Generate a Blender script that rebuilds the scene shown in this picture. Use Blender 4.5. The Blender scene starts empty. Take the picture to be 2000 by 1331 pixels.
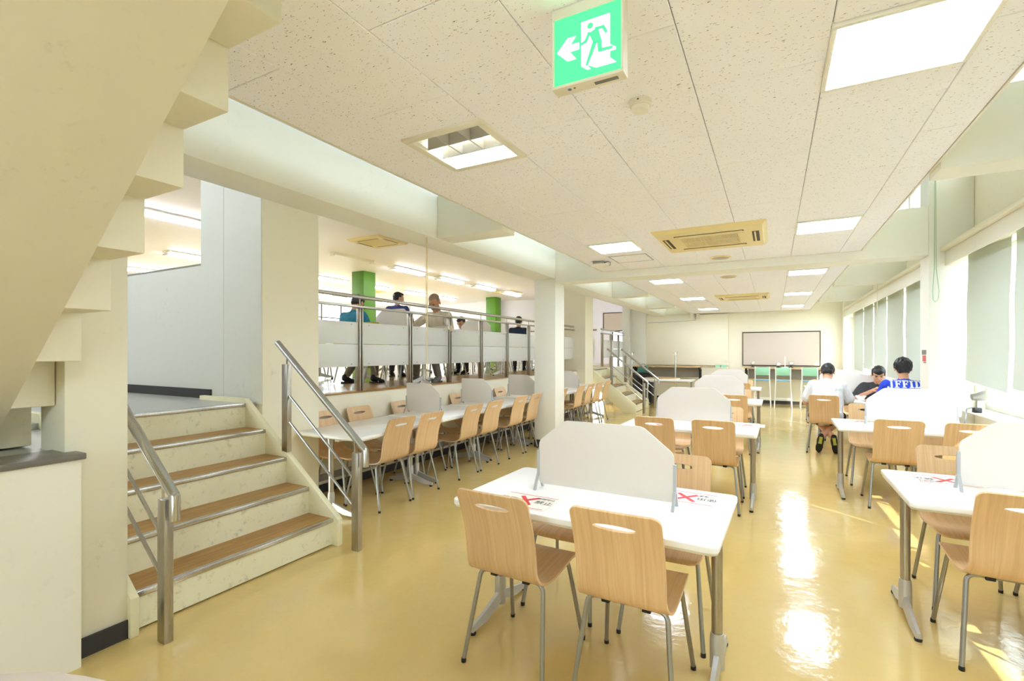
import bpy, bmesh, math, random
from mathutils import Vector, Matrix
random.seed(7)
SC = bpy.context.scene
COL = SC.collection
PI = math.pi
R = math.radians

# ------------------------------------------------------------------ camera, world, sun, exposure
cam_d = bpy.data.cameras.new('camera')
cam_d.lens = 17.0
cam_d.sensor_width = 36.0
cam_d.shift_y = 0.01125
cam_d.clip_start = 0.05
cam = bpy.data.objects.new('camera', cam_d)
COL.objects.link(cam)
cam.location = (0, 0, 1.45)
cam.rotation_euler = (R(90), 0, R(28.38))
SC.camera = cam

W = bpy.data.worlds.new('daylight')
SC.world = W
W.use_nodes = True
wn = W.node_tree.nodes
wn['Background'].inputs[0].default_value = (0.76, 0.87, 1.0, 1)
wn['Background'].inputs[1].default_value = 2.4

sun_d = bpy.data.lights.new('sun', 'SUN')
sun_d.energy = 2.2
sun_d.angle = R(0.6)
sun_d.color = (1.0, 0.96, 0.9)
sun = bpy.data.objects.new('sun', sun_d)
COL.objects.link(sun)
sun.location = (12, 4, 14)
SUN_EL, SUN_AZ = 45, 38
sd = Vector((-math.cos(R(SUN_EL)) * math.cos(R(SUN_AZ)), math.cos(R(SUN_EL)) * math.sin(R(SUN_AZ)), -math.sin(R(SUN_EL))))
sun.rotation_euler = sd.to_track_quat('-Z', 'Y').to_euler()

SC.view_settings.view_transform = 'Standard'
SC.view_settings.look = 'None'
SC.view_settings.gamma = 1.0
SC.view_settings.use_curve_mapping = False
SC.view_settings.exposure = 2.12
SC.cycles.use_denoising = True
SC.cycles.max_bounces = 10
SC.cycles.diffuse_bounces = 6
SC.cycles.glossy_bounces = 4
SC.cycles.transmission_bounces = 6
SC.cycles.transparent_max_bounces = 10
SC.cycles.sample_clamp_indirect = 6.0
SC.cycles.caustics_reflective = True
SC.cycles.caustics_refractive = False
PANEL_E = 12.0      # emission of the ceiling light panels
TUBE_E = 11.0      # emission of the fluorescent tubes in the raised hall

# ------------------------------------------------------------------ materials
def lin(c):
    o = []
    for v in c:
        v = v / 255.0
        o.append(v / 12.92 if v <= 0.04045 else ((v + 0.055) / 1.055) ** 2.4)
    return (o[0], o[1], o[2], 1)

def nodes(name):
    m = bpy.data.materials.new(name)
    m.use_nodes = True
    nt = m.node_tree
    return m, nt, nt.nodes['Principled BSDF']

def mat(name, c, rough=0.5, metal=0.0, spec=0.5, emit=None, coat=0.0, trans=0.0):
    m, nt, b = nodes(name)
    b.inputs['Base Color'].default_value = lin(c)
    b.inputs['Roughness'].default_value = rough
    b.inputs['Metallic'].default_value = metal
    b.inputs['Specular IOR Level'].default_value = spec
    b.inputs['Coat Weight'].default_value = coat
    b.inputs['Transmission Weight'].default_value = trans
    if emit:
        b.inputs['Emission Color'].default_value = lin(c)
        b.inputs['Emission Strength'].default_value = emit
    return m

def N(nt, kind, **kw):
    n = nt.nodes.new(kind)
    for k, v in kw.items():
        if k in n.inputs:
            n.inputs[k].default_value = v
        else:
            setattr(n, k, v)
    return n

def coords(nt, scale=(1, 1, 1), src='Object'):
    t = N(nt, 'ShaderNodeTexCoord')
    mp = N(nt, 'ShaderNodeMapping')
    mp.inputs['Scale'].default_value = scale
    nt.links.new(t.outputs[src], mp.inputs[0])
    return mp.outputs[0]

def ramp(nt, fac, stops):
    r = N(nt, 'ShaderNodeValToRGB')
    e = r.color_ramp.elements
    e[0].position, e[0].color = stops[0]
    e[1].position, e[1].color = stops[1]
    for p, c in stops[2:]:
        x = e.new(p)
        x.color = c
    nt.links.new(fac, r.inputs[0])
    return r.outputs[0]

def mixc(nt, fac, a, b, mode='MIX'):
    x = N(nt, 'ShaderNodeMix')
    x.data_type = 'RGBA'
    x.blend_type = mode
    for s, v in ((0, fac), (6, a), (7, b)):
        if hasattr(v, 'links') or hasattr(v, 'is_linked'):
            nt.links.new(v, x.inputs[s])
        else:
            x.inputs[s].default_value = v
    return x.outputs[2]

def bump(nt, b, h, strength=0.2, dist=0.01):
    n = N(nt, 'ShaderNodeBump')
    n.inputs['Strength'].default_value = strength
    n.inputs['Distance'].default_value = dist
    nt.links.new(h, n.inputs['Height'])
    nt.links.new(n.outputs[0], b.inputs['Normal'])

def paint(name, c, dirt=(120, 112, 88), amount=0.35, rough=0.55, scale=1.0, lo=0.52):
    """painted plaster with a few soft scuffs and stains"""
    m, nt, b = nodes(name)
    v = coords(nt, (scale, scale, scale))
    n1 = N(nt, 'ShaderNodeTexNoise', Scale=2.3, Detail=6.0, Roughness=0.65)
    n2 = N(nt, 'ShaderNodeTexNoise', Scale=17.0, Detail=5.0, Roughness=0.7)
    nt.links.new(v, n1.inputs[0]); nt.links.new(v, n2.inputs[0])
    f1 = ramp(nt, n1.outputs[0], [(lo, (0, 0, 0, 1)), (lo + 0.26, (1, 1, 1, 1))])
    f2 = ramp(nt, n2.outputs[0], [(0.55, (0, 0, 0, 1)), (0.75, (1, 1, 1, 1))])
    mm = N(nt, 'ShaderNodeMath', operation='MULTIPLY')
    nt.links.new(f1, mm.inputs[0]); nt.links.new(f2, mm.inputs[1])
    m2 = N(nt, 'ShaderNodeMath', operation='MULTIPLY')
    nt.links.new(mm.outputs[0], m2.inputs[0]); m2.inputs[1].default_value = amount
    nt.links.new(mixc(nt, m2.outputs[0], lin(c), lin(dirt)), b.inputs['Base Color'])
    b.inputs['Roughness'].default_value = rough
    bump(nt, b, n2.outputs[0], 0.05, 0.004)
    return m

def wood(name, dark, light, gs=(70, 2.2, 2.2), rough=0.38, rnd=0.12):
    m, nt, b = nodes(name)
    t = N(nt, 'ShaderNodeTexCoord')
    oi = N(nt, 'ShaderNodeObjectInfo')
    ad = N(nt, 'ShaderNodeVectorMath', operation='ADD')
    mu = N(nt, 'ShaderNodeMath', operation='MULTIPLY')
    mu.inputs[1].default_value = 13.0
    nt.links.new(oi.outputs['Random'], mu.inputs[0])
    cb = N(nt, 'ShaderNodeCombineXYZ')
    nt.links.new(mu.outputs[0], cb.inputs[0])
    nt.links.new(t.outputs['Object'], ad.inputs[0]); nt.links.new(cb.outputs[0], ad.inputs[1])
    mp = N(nt, 'ShaderNodeMapping')
    mp.inputs['Scale'].default_value = gs
    nt.links.new(ad.outputs[0], mp.inputs[0])
    n1 = N(nt, 'ShaderNodeTexNoise', Scale=1.0, Detail=8.0, Roughness=0.62, Distortion=0.6)
    nt.links.new(mp.outputs[0], n1.inputs[0])
    c = ramp(nt, n1.outputs[0], [(0.33, lin(dark)), (0.66, lin(light))])
    hs = N(nt, 'ShaderNodeHueSaturation')
    vv = N(nt, 'ShaderNodeMapRange')
    vv.inputs['To Min'].default_value = 1 - rnd; vv.inputs['To Max'].default_value = 1 + rnd * 0.5
    nt.links.new(oi.outputs['Random'], vv.inputs[0])
    nt.links.new(vv.outputs[0], hs.inputs['Value']); nt.links.new(c, hs.inputs['Color'])
    nt.links.new(hs.outputs[0], b.inputs['Base Color'])
    b.inputs['Roughness'].default_value = rough
    bump(nt, b, n1.outputs[0], 0.06, 0.003)
    return m

def brushed(name, c, rough=0.32):
    m, nt, b = nodes(name)
    v = coords(nt, (40, 40, 3))
    n = N(nt, 'ShaderNodeTexNoise', Scale=6.0, Detail=4.0)
    nt.links.new(v, n.inputs[0])
    cc = ramp(nt, n.outputs[0], [(0.3, tuple(x * 0.8 for x in lin(c)[:3]) + (1,)), (0.7, lin(c))])
    nt.links.new(cc, b.inputs['Base Color'])
    b.inputs['Metallic'].default_value = 1.0
    b.inputs['Roughness'].default_value = rough
    return m

M = {}
M['cream'] = paint('cream_paint', (237, 230, 206))
M['cream_dirty'] = paint('cream_paint_scuffed', (234, 227, 190), (92, 84, 60), 0.9, 0.6, 2.2)
M['stair_cream'] = paint('stair_paint', (231, 225, 202), (110, 98, 62), 0.45, 0.6, 1.5)
M['white'] = paint('white_paint', (240, 240, 234), (150, 148, 138), 0.25)
M['grey_wall'] = paint('pale_grey_paint', (224, 223, 212), (140, 140, 128), 0.5)
M['hall_ceil'] = paint('hall_ceiling_paint', (240, 238, 246), (180, 168, 150), 0.15)
M['beam'] = paint('beam_paint', (240, 238, 226), (150, 140, 110), 0.3)
M['stone'] = paint('dark_stone', (112, 106, 96), (60, 56, 50), 0.7, 0.35, 4)
M['low_wall'] = paint('low_wall_paint', (232, 228, 210), (140, 132, 110), 0.5)
M['platform'] = paint('grey_platform_vinyl', (176, 176, 168), (96, 96, 92), 0.6, 0.28, 1.5)
M['base'] = mat('dark_baseboard', (52, 50, 50), 0.5)
M['joint'] = mat('dark_joint', (96, 86, 72), 0.8)
M['trim_grey'] = mat('grey_trim', (150, 146, 134), 0.5)
M['beech'] = wood('beech_plywood', (212, 172, 124), (230, 194, 146))
M['beech_edge'] = wood('counter_wood', (200, 158, 100), (224, 186, 130), (2, 30, 30))
M['tread'] = wood('tread_vinyl_wood', (148, 102, 40), (188, 142, 70), (60, 3, 3), 0.35)
M['steel_paint'] = mat('silver_painted_steel', (160, 158, 150), 0.36, 0.75)
M['chrome'] = mat('polished_cast_aluminium', (196, 194, 188), 0.42, 0.6)
M['stainless'] = brushed('brushed_stainless', (186, 180, 168))
M['stainless_bright'] = brushed('bright_stainless_tube', (206, 204, 200), 0.22)
M['laminate'] = mat('white_laminate', (246, 245, 240), 0.22)
M['laminate_edge'] = mat('beige_table_edge', (216, 206, 176), 0.4)
M['divider'] = mat('white_divider_board', (226, 219, 210), 0.45)
M['bracket'] = mat('grey_bracket', (186, 190, 192), 0.35, 0.3)
M['black'] = mat('black_plastic', (22, 21, 21), 0.45)
M['ac'] = mat('yellowed_plastic', (236, 216, 156), 0.4)
M['ac_dark'] = mat('grille_dark', (70, 60, 40), 0.6)
M['plastic_white'] = mat('white_plastic', (238, 234, 220), 0.4)
M['plastic_cream'] = mat('cream_plastic', (232, 226, 208), 0.4)
M['plastic_grey'] = mat('grey_plastic', (178, 174, 166), 0.4)
M['panel'] = mat('lit_diffuser', (220, 234, 255), 0.5, emit=PANEL_E)
M['tube'] = mat('lit_fluorescent_tube', (236, 244, 255), 0.5, emit=TUBE_E)
M['tube_off'] = mat('unlit_fluorescent_tube', (232, 230, 222), 0.4)
M['exit_green'] = mat('lit_sign_green', (24, 150, 70), 0.5, emit=0.5)
M['exit_green'].node_tree.nodes['Principled BSDF'].inputs['Emission Color'].default_value = lin((62, 220, 118))
M['exit_white'] = mat('lit_sign_white', (255, 255, 252), 0.4, emit=1.3)
M['sticker'] = mat('sticker_grey', (120, 118, 112), 0.5)
M['sticker_blue'] = mat('sticker_blue', (110, 128, 170), 0.5)
M['whiteboard'] = mat('projection_board', (208, 193, 176), 0.4)
M['dark_frame'] = mat('dark_bronze_frame', (66, 54, 40), 0.4, 0.3)
M['green_paint'] = paint('green_pillar_paint', (84, 132, 26), (130, 168, 80), 0.7, 0.5, 1.2)
M['mint'] = mat('mint_plastic', (160, 218, 184), 0.4)
M['stool_blue'] = mat('pale_blue_seat', (130, 190, 222), 0.4)
M['white_metal'] = mat('white_powder_coat', (244, 244, 238), 0.35)
M['lime'] = mat('lime_shell', (206, 208, 96), 0.4)
M['paper'] = mat('paper', (238, 232, 220), 0.6)
M['ink'] = mat('black_ink', (40, 36, 36), 0.6)
M['red_ink'] = mat('red_ink', (216, 56, 60), 0.6)
M['pinkish'] = mat('pinkish_laminate', (226, 212, 200), 0.35)
M['teal_bag'] = mat('teal_fabric', (70, 120, 108), 0.8)
M['ceramic'] = mat('white_ceramic', (246, 246, 242), 0.15)
M['food'] = mat('brown_food', (150, 84, 40), 0.5)
M['cable'] = mat('grey_cable', (140, 146, 152), 0.5)
M['cord'] = mat('pale_cord', (226, 214, 180), 0.6)
M['cord_green'] = mat('green_cord', (168, 200, 170), 0.6)
# people
M['skin'] = mat('skin', (214, 158, 122), 0.5)
M['skin_old'] = mat('skin_tanned', (196, 142, 104), 0.5)
M['hair'] = mat('black_hair', (24, 20, 19), 0.42)
M['hair_grey'] = mat('dark_grey_hair', (52, 50, 50), 0.5)
M['hair_cut'] = mat('shaved_grey_hair', (150, 128, 104), 0.6)
M['eye'] = mat('dark_eye', (24, 18, 16), 0.3)
M['lip'] = mat('lip', (176, 100, 88), 0.5)
M['shirt_white'] = mat('white_cotton', (224, 224, 224), 0.85)
M['shirt_black'] = mat('charcoal_cotton', (62, 62, 64), 0.85)
M['shirt_blue'] = mat('blue_cotton', (38, 72, 214), 0.8)
M['shirt_teal'] = mat('teal_cotton', (48, 134, 168), 0.85)
M['shirt_indigo'] = mat('indigo_cotton', (66, 74, 142), 0.85)
M['shirt_beige'] = mat('beige_cotton', (214, 204, 184), 0.85)
M['shirt_pale'] = mat('pale_blue_cotton', (206, 210, 232), 0.85)
M['shirt_navy'] = mat('navy_cotton', (34, 46, 70), 0.85)
M['trousers_grey'] = mat('grey_trousers', (120, 112, 100), 0.85)
M['trousers_dark'] = mat('dark_trousers', (42, 40, 46), 0.85)
M['shorts'] = mat('black_shorts', (30, 28, 30), 0.85)
M['shoe_black'] = mat('black_shoe', (26, 26, 34), 0.6)
M['shoe_grey'] = mat('grey_shoe', (104, 100, 98), 0.6)
M['sole_yellow'] = mat('yellow_green_sole', (178, 176, 70), 0.6)

def blind_mat():
    m, nt, b = nodes('translucent_roller_blind')
    out = nt.nodes['Material Output']
    d = N(nt, 'ShaderNodeBsdfDiffuse'); d.inputs[0].default_value = lin((206, 211, 197))
    t = N(nt, 'ShaderNodeBsdfTranslucent'); t.inputs[0].default_value = lin((224, 228, 212))
    v = coords(nt, (260, 260, 260))
    n = N(nt, 'ShaderNodeTexNoise', Scale=2.0)
    nt.links.new(v, n.inputs[0])
    bp = N(nt, 'ShaderNodeBump'); bp.inputs['Strength'].default_value = 0.1
    nt.links.new(n.outputs[0], bp.inputs['Height']); nt.links.new(bp.outputs[0], d.inputs['Normal'])
    mx = N(nt, 'ShaderNodeMixShader'); mx.inputs[0].default_value = 0.07
    nt.links.new(d.outputs[0], mx.inputs[1]); nt.links.new(t.outputs[0], mx.inputs[2])
    nt.links.new(mx.outputs[0], out.inputs[0])
    nt.nodes.remove(b)
    return m
M['blind'] = blind_mat()

def glass_mat():
    m, nt, b = nodes('window_glass')
    out = nt.nodes['Material Output']
    t = N(nt, 'ShaderNodeBsdfTransparent'); t.inputs[0].default_value = (0.95, 0.98, 0.96, 1)
    g = N(nt, 'ShaderNodeBsdfGlossy'); g.inputs['Roughness'].default_value = 0.02
    f = N(nt, 'ShaderNodeFresnel'); f.inputs[0].default_value = 1.45
    mx = N(nt, 'ShaderNodeMixShader')
    gm = N(nt, 'ShaderNodeNewGeometry')
    iv = N(nt, 'ShaderNodeMath', operation='SUBTRACT'); iv.inputs[0].default_value = 1.0
    ml = N(nt, 'ShaderNodeMath', operation='MULTIPLY')
    nt.links.new(gm.outputs['Backfacing'], iv.inputs[1]); nt.links.new(f.outputs[0], ml.inputs[0]); nt.links.new(iv.outputs[0], ml.inputs[1])
    nt.links.new(ml.outputs[0], mx.inputs[0]); nt.links.new(t.outputs[0], mx.inputs[1]); nt.links.new(g.outputs[0], mx.inputs[2])
    nt.links.new(mx.outputs[0], out.inputs[0])
    nt.nodes.remove(b)
    return m
M['glass'] = glass_mat()

def acrylic_mat():
    m, nt, b = nodes('milky_acrylic')
    out = nt.nodes['Material Output']
    d = N(nt, 'ShaderNodeBsdfPrincipled')
    d.inputs['Base Color'].default_value = lin((240, 240, 236)); d.inputs['Roughness'].default_value = 0.2
    t = N(nt, 'ShaderNodeBsdfTranslucent'); t.inputs[0].default_value = lin((238, 238, 234))
    mx = N(nt, 'ShaderNodeMixShader'); mx.inputs[0].default_value = 0.4
    nt.links.new(d.outputs[0], mx.inputs[1]); nt.links.new(t.outputs[0], mx.inputs[2])
    nt.links.new(mx.outputs[0], out.inputs[0])
    nt.nodes.remove(b)
    return m
M['acrylic'] = acrylic_mat()

def floor_mat():
    m, nt, b = nodes('waxed_ochre_vinyl')
    v = coords(nt)
    n1 = N(nt, 'ShaderNodeTexNoise', Scale=1.1, Detail=5.0, Roughness=0.6)
    n2 = N(nt, 'ShaderNodeTexNoise', Scale=26.0, Detail=6.0, Roughness=0.7)
    n3 = N(nt, 'ShaderNodeTexNoise', Scale=5.0, Detail=4.0, Roughness=0.55)
    for n in (n1, n2, n3):
        nt.links.new(v, n.inputs[0])
    a = ramp(nt, n1.outputs[0], [(0.3, lin((200, 172, 104))), (0.7, lin((214, 188, 122)))])
    c = ramp(nt, n2.outputs[0], [(0.3, lin((206, 178, 110))), (0.7, lin((210, 184, 116)))])
    # long sheet seams of the vinyl, 1.82 m apart
    nt.links.new(mixc(nt, 0.5, a, c), b.inputs['Base Color'])
    r = N(nt, 'ShaderNodeMapRange')
    r.inputs['To Min'].default_value = 0.07; r.inputs['To Max'].default_value = 0.15
    nt.links.new(n3.outputs[0], r.inputs[0]); nt.links.new(r.outputs[0], b.inputs['Roughness'])
    b.inputs['Specular IOR Level'].default_value = 0.55
    b.inputs['Coat Weight'].default_value = 0.3
    b.inputs['Coat Roughness'].default_value = 0.07
    ad = N(nt, 'ShaderNodeMath', operation='ADD')
    m4 = N(nt, 'ShaderNodeMath', operation='MULTIPLY'); m4.inputs[1].default_value = 0.12
    nt.links.new(n2.outputs[0], m4.inputs[0])
    nt.links.new(n3.outputs[0], ad.inputs[0]); nt.links.new(m4.outputs[0], ad.inputs[1])
    bump(nt, b, ad.outputs[0], 0.16, 0.02)
    for l in list(nt.links):
        pass
    bn = [n for n in nt.nodes if n.type == 'BUMP'][0]
    nt.links.new(bn.outputs[0], b.inputs['Coat Normal'])
    return m
M['floor'] = floor_mat()

def plank_mat():
    m, nt, b = nodes('varnished_hall_planks')
    v = coords(nt)
    br = N(nt, 'ShaderNodeTexBrick')
    br.inputs['Scale'].default_value = 1.0
    br.inputs['Brick Width'].default_value = 0.9; br.inputs['Row Height'].default_value = 0.09
    br.inputs['Mortar Size'].default_value = 0.002
    br.inputs['Color1'].default_value = lin((156, 112, 66)); br.inputs['Color2'].default_value = lin((184, 144, 92))
    br.inputs['Mortar'].default_value = lin((96, 66, 40))
    nt.links.new(v, br.inputs[0])
    v2 = coords(nt, (3, 60, 1))
    n = N(nt, 'ShaderNodeTexNoise', Scale=1.0, Detail=6.0)
    nt.links.new(v2, n.inputs[0])
    g = ramp(nt, n.outputs[0], [(0.3, (0.72, 0.72, 0.72, 1)), (0.7, (1, 1, 1, 1))])
    nt.links.new(mixc(nt, 0.8, br.outputs[0], g, 'MULTIPLY'), b.inputs['Base Color'])
    b.inputs['Roughness'].default_value = 0.3
    b.inputs['Coat Weight'].default_value = 0.1
    return m
M['planks'] = plank_mat()

def tile_mat():
    m, nt, b = nodes('fissured_mineral_ceiling_tile')
    geo = N(nt, 'ShaderNodeNewGeometry')
    mp = N(nt, 'ShaderNodeMapping'); mp.inputs['Scale'].default_value = (0.75, 2.1, 1.0); mp.inputs['Rotation'].default_value = (0, 0, R(8))
    nt.links.new(geo.outputs['Position'], mp.inputs[0])
    n1 = N(nt, 'ShaderNodeTexNoise', Scale=92.0, Detail=2.0, Roughness=0.5, Distortion=0.7)
    n2 = N(nt, 'ShaderNodeTexNoise', Scale=9.0, Detail=1.0)
    nt.links.new(mp.outputs[0], n1.inputs[0]); nt.links.new(geo.outputs['Position'], n2.inputs[0])
    f1 = ramp(nt, n1.outputs[0], [(0.668, (0, 0, 0, 1)), (0.70, (1, 1, 1, 1))])
    c = mixc(nt, f1, lin((250, 249, 254)), lin((122, 110, 96)))
    nt.links.new(c, b.inputs['Base Color'])
    b.inputs['Roughness'].default_value = 0.85
    b.inputs['Specular IOR Level'].default_value = 0.2
    inv = N(nt, 'ShaderNodeMath', operation='MULTIPLY'); inv.inputs[1].default_value = -1.0
    nt.links.new(f1, inv.inputs[0])
    bump(nt, b, inv.outputs[0], 0.4, 0.003)
    return m
M['tile'] = tile_mat()

# ------------------------------------------------------------------ mesh builder
_WS = bpy.data.scenes.new('workbench')           # an empty side scene in which modifiers and text are evaluated quickly
def evaluated_mesh(o):
    _WS.collection.objects.link(o)
    vl = _WS.view_layers[0]
    vl.update()
    me = bpy.data.meshes.new_from_object(o.evaluated_get(vl.depsgraph))
    _WS.collection.objects.unlink(o)
    return me

class MB:
    def __init__(s):
        s.v, s.f, s.mi, s.cur = [], [], [], 0
    def m(s, i):
        s.cur = i
        return s
    def add(s, vs, fs):
        o = len(s.v)
        s.v += [tuple(p) for p in vs]
        for f in fs:
            s.f.append(tuple(i + o for i in f)); s.mi.append(s.cur)
        return s
    def box(s, x0, x1, y0, y1, z0, z1):
        return s.add([(x0, y0, z0), (x1, y0, z0), (x1, y1, z0), (x0, y1, z0), (x0, y0, z1), (x1, y0, z1), (x1, y1, z1), (x0, y1, z1)],
                     [(0, 3, 2, 1), (4, 5, 6, 7), (0, 1, 5, 4), (1, 2, 6, 5), (2, 3, 7, 6), (3, 0, 4, 7)])
    def prism(s, poly, axis, a, b):
        """extrude a closed 2D polygon along an axis: axis x -> (y,z), y -> (x,z), z -> (x,y)"""
        def P(p, t):
            return {'x': (t, p[0], p[1]), 'y': (p[0], t, p[1]), 'z': (p[0], p[1], t)}[axis]
        n = len(poly)
        vs = [P(p, a) for p in poly] + [P(p, b) for p in poly]
        fs = [tuple(range(n))[::-1], tuple(range(n, 2 * n))]
        for i in range(n):
            j = (i + 1) % n
            fs.append((i, j, n + j, n + i))
        return s.add(vs, fs)
    def tube(s, path, r, n=8, closed=False):
        path = [Vector(p) for p in path]
        k = len(path)
        rr = r if isinstance(r, (list, tuple)) else [r] * k
        rings = []
        prev = None
        for i, p in enumerate(path):
            if closed:
                d = path[(i + 1) % k] - path[i - 1]
            elif i == 0:
                d = path[1] - p
            elif i == k - 1:
                d = p - path[i - 1]
            else:
                d = (path[i + 1] - p).normalized() + (p - path[i - 1]).normalized()
            d.normalize()
            if prev is None:
                u = d.cross(Vector((0, 0, 1)))
                if u.length < 1e-3:
                    u = d.cross(Vector((1, 0, 0)))
            else:
                u = prev - d * prev.dot(d)
            u.normalize(); prev = u
            w = d.cross(u)
            rings.append([p + (u * math.cos(2 * PI * j / n) + w * math.sin(2 * PI * j / n)) * rr[i] for j in range(n)])
        vs = [q for g in rings for q in g]
        fs = []
        for i in range(k if closed else k - 1):
            a, b = i * n, ((i + 1) % k) * n
            for j in range(n):
                jj = (j + 1) % n
                fs.append((a + j, a + jj, b + jj, b + j))
        if not closed:
            fs.append(tuple(range(n))[::-1]); fs.append(tuple(range((k - 1) * n, k * n)))
        return s.add(vs, fs)
    def lathe(s, prof, n=24, c=(0, 0, 0)):
        vs, fs = [], []
        for r, z in prof:
            for j in range(n):
                a = 2 * PI * j / n
                vs.append((c[0] + r * math.cos(a), c[1] + r * math.sin(a), c[2] + z))
        for i in range(len(prof) - 1):
            for j in range(n):
                jj = (j + 1) % n
                fs.append((i * n + j, i * n + jj, (i + 1) * n + jj, (i + 1) * n + j))
        fs.append(tuple(range(n))[::-1]); fs.append(tuple(range((len(prof) - 1) * n, len(prof) * n)))
        return s.add(vs, fs)
    def ball(s, c, r, n=12, m=8, rot=None):
        rx, ry, rz = r if isinstance(r, (list, tuple)) else (r, r, r)
        vs = [Vector((0, 0, -rz))]
        for i in range(1, m):
            t = PI * i / m - PI / 2
            for j in range(n):
                a = 2 * PI * j / n
                vs.append(Vector((rx * math.cos(t) * math.cos(a), ry * math.cos(t) * math.sin(a), rz * math.sin(t))))
        vs.append(Vector((0, 0, rz)))
        if rot is not None:
            vs = [rot @ p for p in vs]
        vs = [p + Vector(c) for p in vs]
        fs = []
        for j in range(n):
            fs.append((0, 1 + (j + 1) % n, 1 + j))
        for i in range(m - 2):
            for j in range(n):
                jj = (j + 1) % n
                fs.append((1 + i * n + j, 1 + i * n + jj, 1 + (i + 1) * n + jj, 1 + (i + 1) * n + j))
        t = len(vs) - 1
        for j in range(n):
            fs.append((t, 1 + (m - 2) * n + j, 1 + (m - 2) * n + (j + 1) % n))
        return s.add(vs, fs)
    def cap(s, a, b, ra, rb, n=12):
        a, b = Vector(a), Vector(b)
        s.ball(a, ra, n, 8); s.ball(b, rb, n, 8)
        if (b - a).length > 1e-4:
            s.tube([a, b], [ra, rb], n)
        return s
    def mesh(s, name, mats, bevel=0.0, seg=2, smooth=True, angle=35, weld=False, solid=0.0):
        me = bpy.data.meshes.new(name)
        me.from_pydata(s.v, [], s.f)
        for i, p in enumerate(me.polygons):
            p.material_index = s.mi[i]
        if bevel or weld or solid:
            bm = bmesh.new(); bm.from_mesh(me)
            if weld:
                bmesh.ops.remove_doubles(bm, verts=bm.verts, dist=1e-5)
                bmesh.ops.dissolve_degenerate(bm, dist=1e-6, edges=bm.edges)
            if solid:
                bmesh.ops.recalc_face_normals(bm, faces=bm.faces)
                bmesh.ops.solidify(bm, geom=bm.faces[:], thickness=solid)
            if bevel:
                es = [e for e in bm.edges if len(e.link_faces) == 2 and e.calc_face_angle(0) > R(30)]
                bmesh.ops.bevel(bm, geom=es, offset=bevel, segments=seg, profile=0.5, affect='EDGES', clamp_overlap=True)
            bm.to_mesh(me); bm.free()
        for mm in (mats if isinstance(mats, (list, tuple)) else [mats]):
            me.materials.append(mm)
        if smooth:
            me.polygons.foreach_set('use_smooth', [True] * len(me.polygons))
            me.set_sharp_from_angle(angle=R(angle))
        me.update()
        return me
    def obj(s, name, mats, parent=None, **kw):
        return link(name, s.mesh(name, mats, **kw), parent)

def link(name, me, parent=None):
    o = bpy.data.objects.new(name, me)
    COL.objects.link(o)
    if parent is not None:
        o.parent = parent
    return o

def tag(o, label, cat, group=None, kind=None):
    if label: o['label'] = label
    if cat: o['category'] = cat
    if group: o['group'] = group
    if kind: o['kind'] = kind
    return o

def struct(o, label, cat):
    return tag(o, label, cat, None, 'structure')

def thing(name, label, cat, loc=(0, 0, 0), rz=0.0, group=None):
    o = bpy.data.objects.new(name, None)
    COL.objects.link(o)
    o.location = loc; o.rotation_euler = (0, 0, rz)
    o.empty_display_size = 0.1
    return tag(o, label, cat, group)

def dup(src, loc, rz, label, group=None):
    r = src.copy(); COL.objects.link(r)
    r.location = loc; r.rotation_euler = (0, 0, rz)
    r['label'] = label
    if group: r['group'] = group
    for ch in list(src.children):
        c = ch.copy(); COL.objects.link(c); c.parent = r
        for g in list(ch.children):
            d = g.copy(); COL.objects.link(d); d.parent = c
    return r

def B(x0, x1, y0, y1, z0, z1):
    return MB().box(x0, x1, y0, y1, z0, z1)

def rrect(x0, x1, y0, y1, r, n=4):
    pts = []
    for cx, cy, a0 in ((x1 - r, y1 - r, 0), (x0 + r, y1 - r, 90), (x0 + r, y0 + r, 180), (x1 - r, y0 + r, 270)):
        for i in range(n + 1):
            a = R(a0 + 90 * i / n)
            pts.append((cx + r * math.cos(a), cy + r * math.sin(a)))
    return pts

def rpoly(pts, r, n=3):
    """round the corners of a polygon"""
    out = []
    k = len(pts)
    for i in range(k):
        p, a, b = Vector(pts[i]), Vector(pts[i - 1]), Vector(pts[(i + 1) % k])
        ua, ub = (a - p).normalized(), (b - p).normalized()
        s0, s1 = p + ua * r, p + ub * r
        for j in range(n + 1):
            t = j / n
            q = s0 * (1 - t) ** 2 + p * 2 * t * (1 - t) + s1 * t ** 2
            out.append((q.x, q.y))
    return out

# ------------------------------------------------------------------ the setting
floor = struct(B(-4.1, 2.0, -3.0, 15.4, -0.12, 0).obj('floor', M['floor']), 'glossy ochre vinyl floor of the lower dining room', 'floor')
struct(B(-17, -5.301, 2.65, 18.6, 0.86, 0.9995).obj('floor_hall', M['floor']), 'ochre vinyl floor of the raised dining hall', 'floor')
struct(B(-5.3, -4.285, 2.65, 18.6, 0.86, 1.0).obj('floor_hall_edge', M['planks']), 'brown plank strip along the open edge of the raised hall', 'floor')
mb = B(-17, -3.967, -3, 2.65, 0.86, 1.0125).box(-3.967, -2.86, -3, 0.984, 0.84, 0.975).box(-3.967, -3.16, 0.984, 1.23, 0.84, 0.975)
struct(mb.obj('floor_landing', M['platform']), 'grey vinyl landing at the head of the wooden steps', 'floor')

def wall(name, boxes, m, label, bevel=0.0):
    mb = MB()
    for b in boxes:
        mb.box(*b)
    return struct(mb.obj(name, m, bevel=bevel), label, 'wall')

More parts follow.
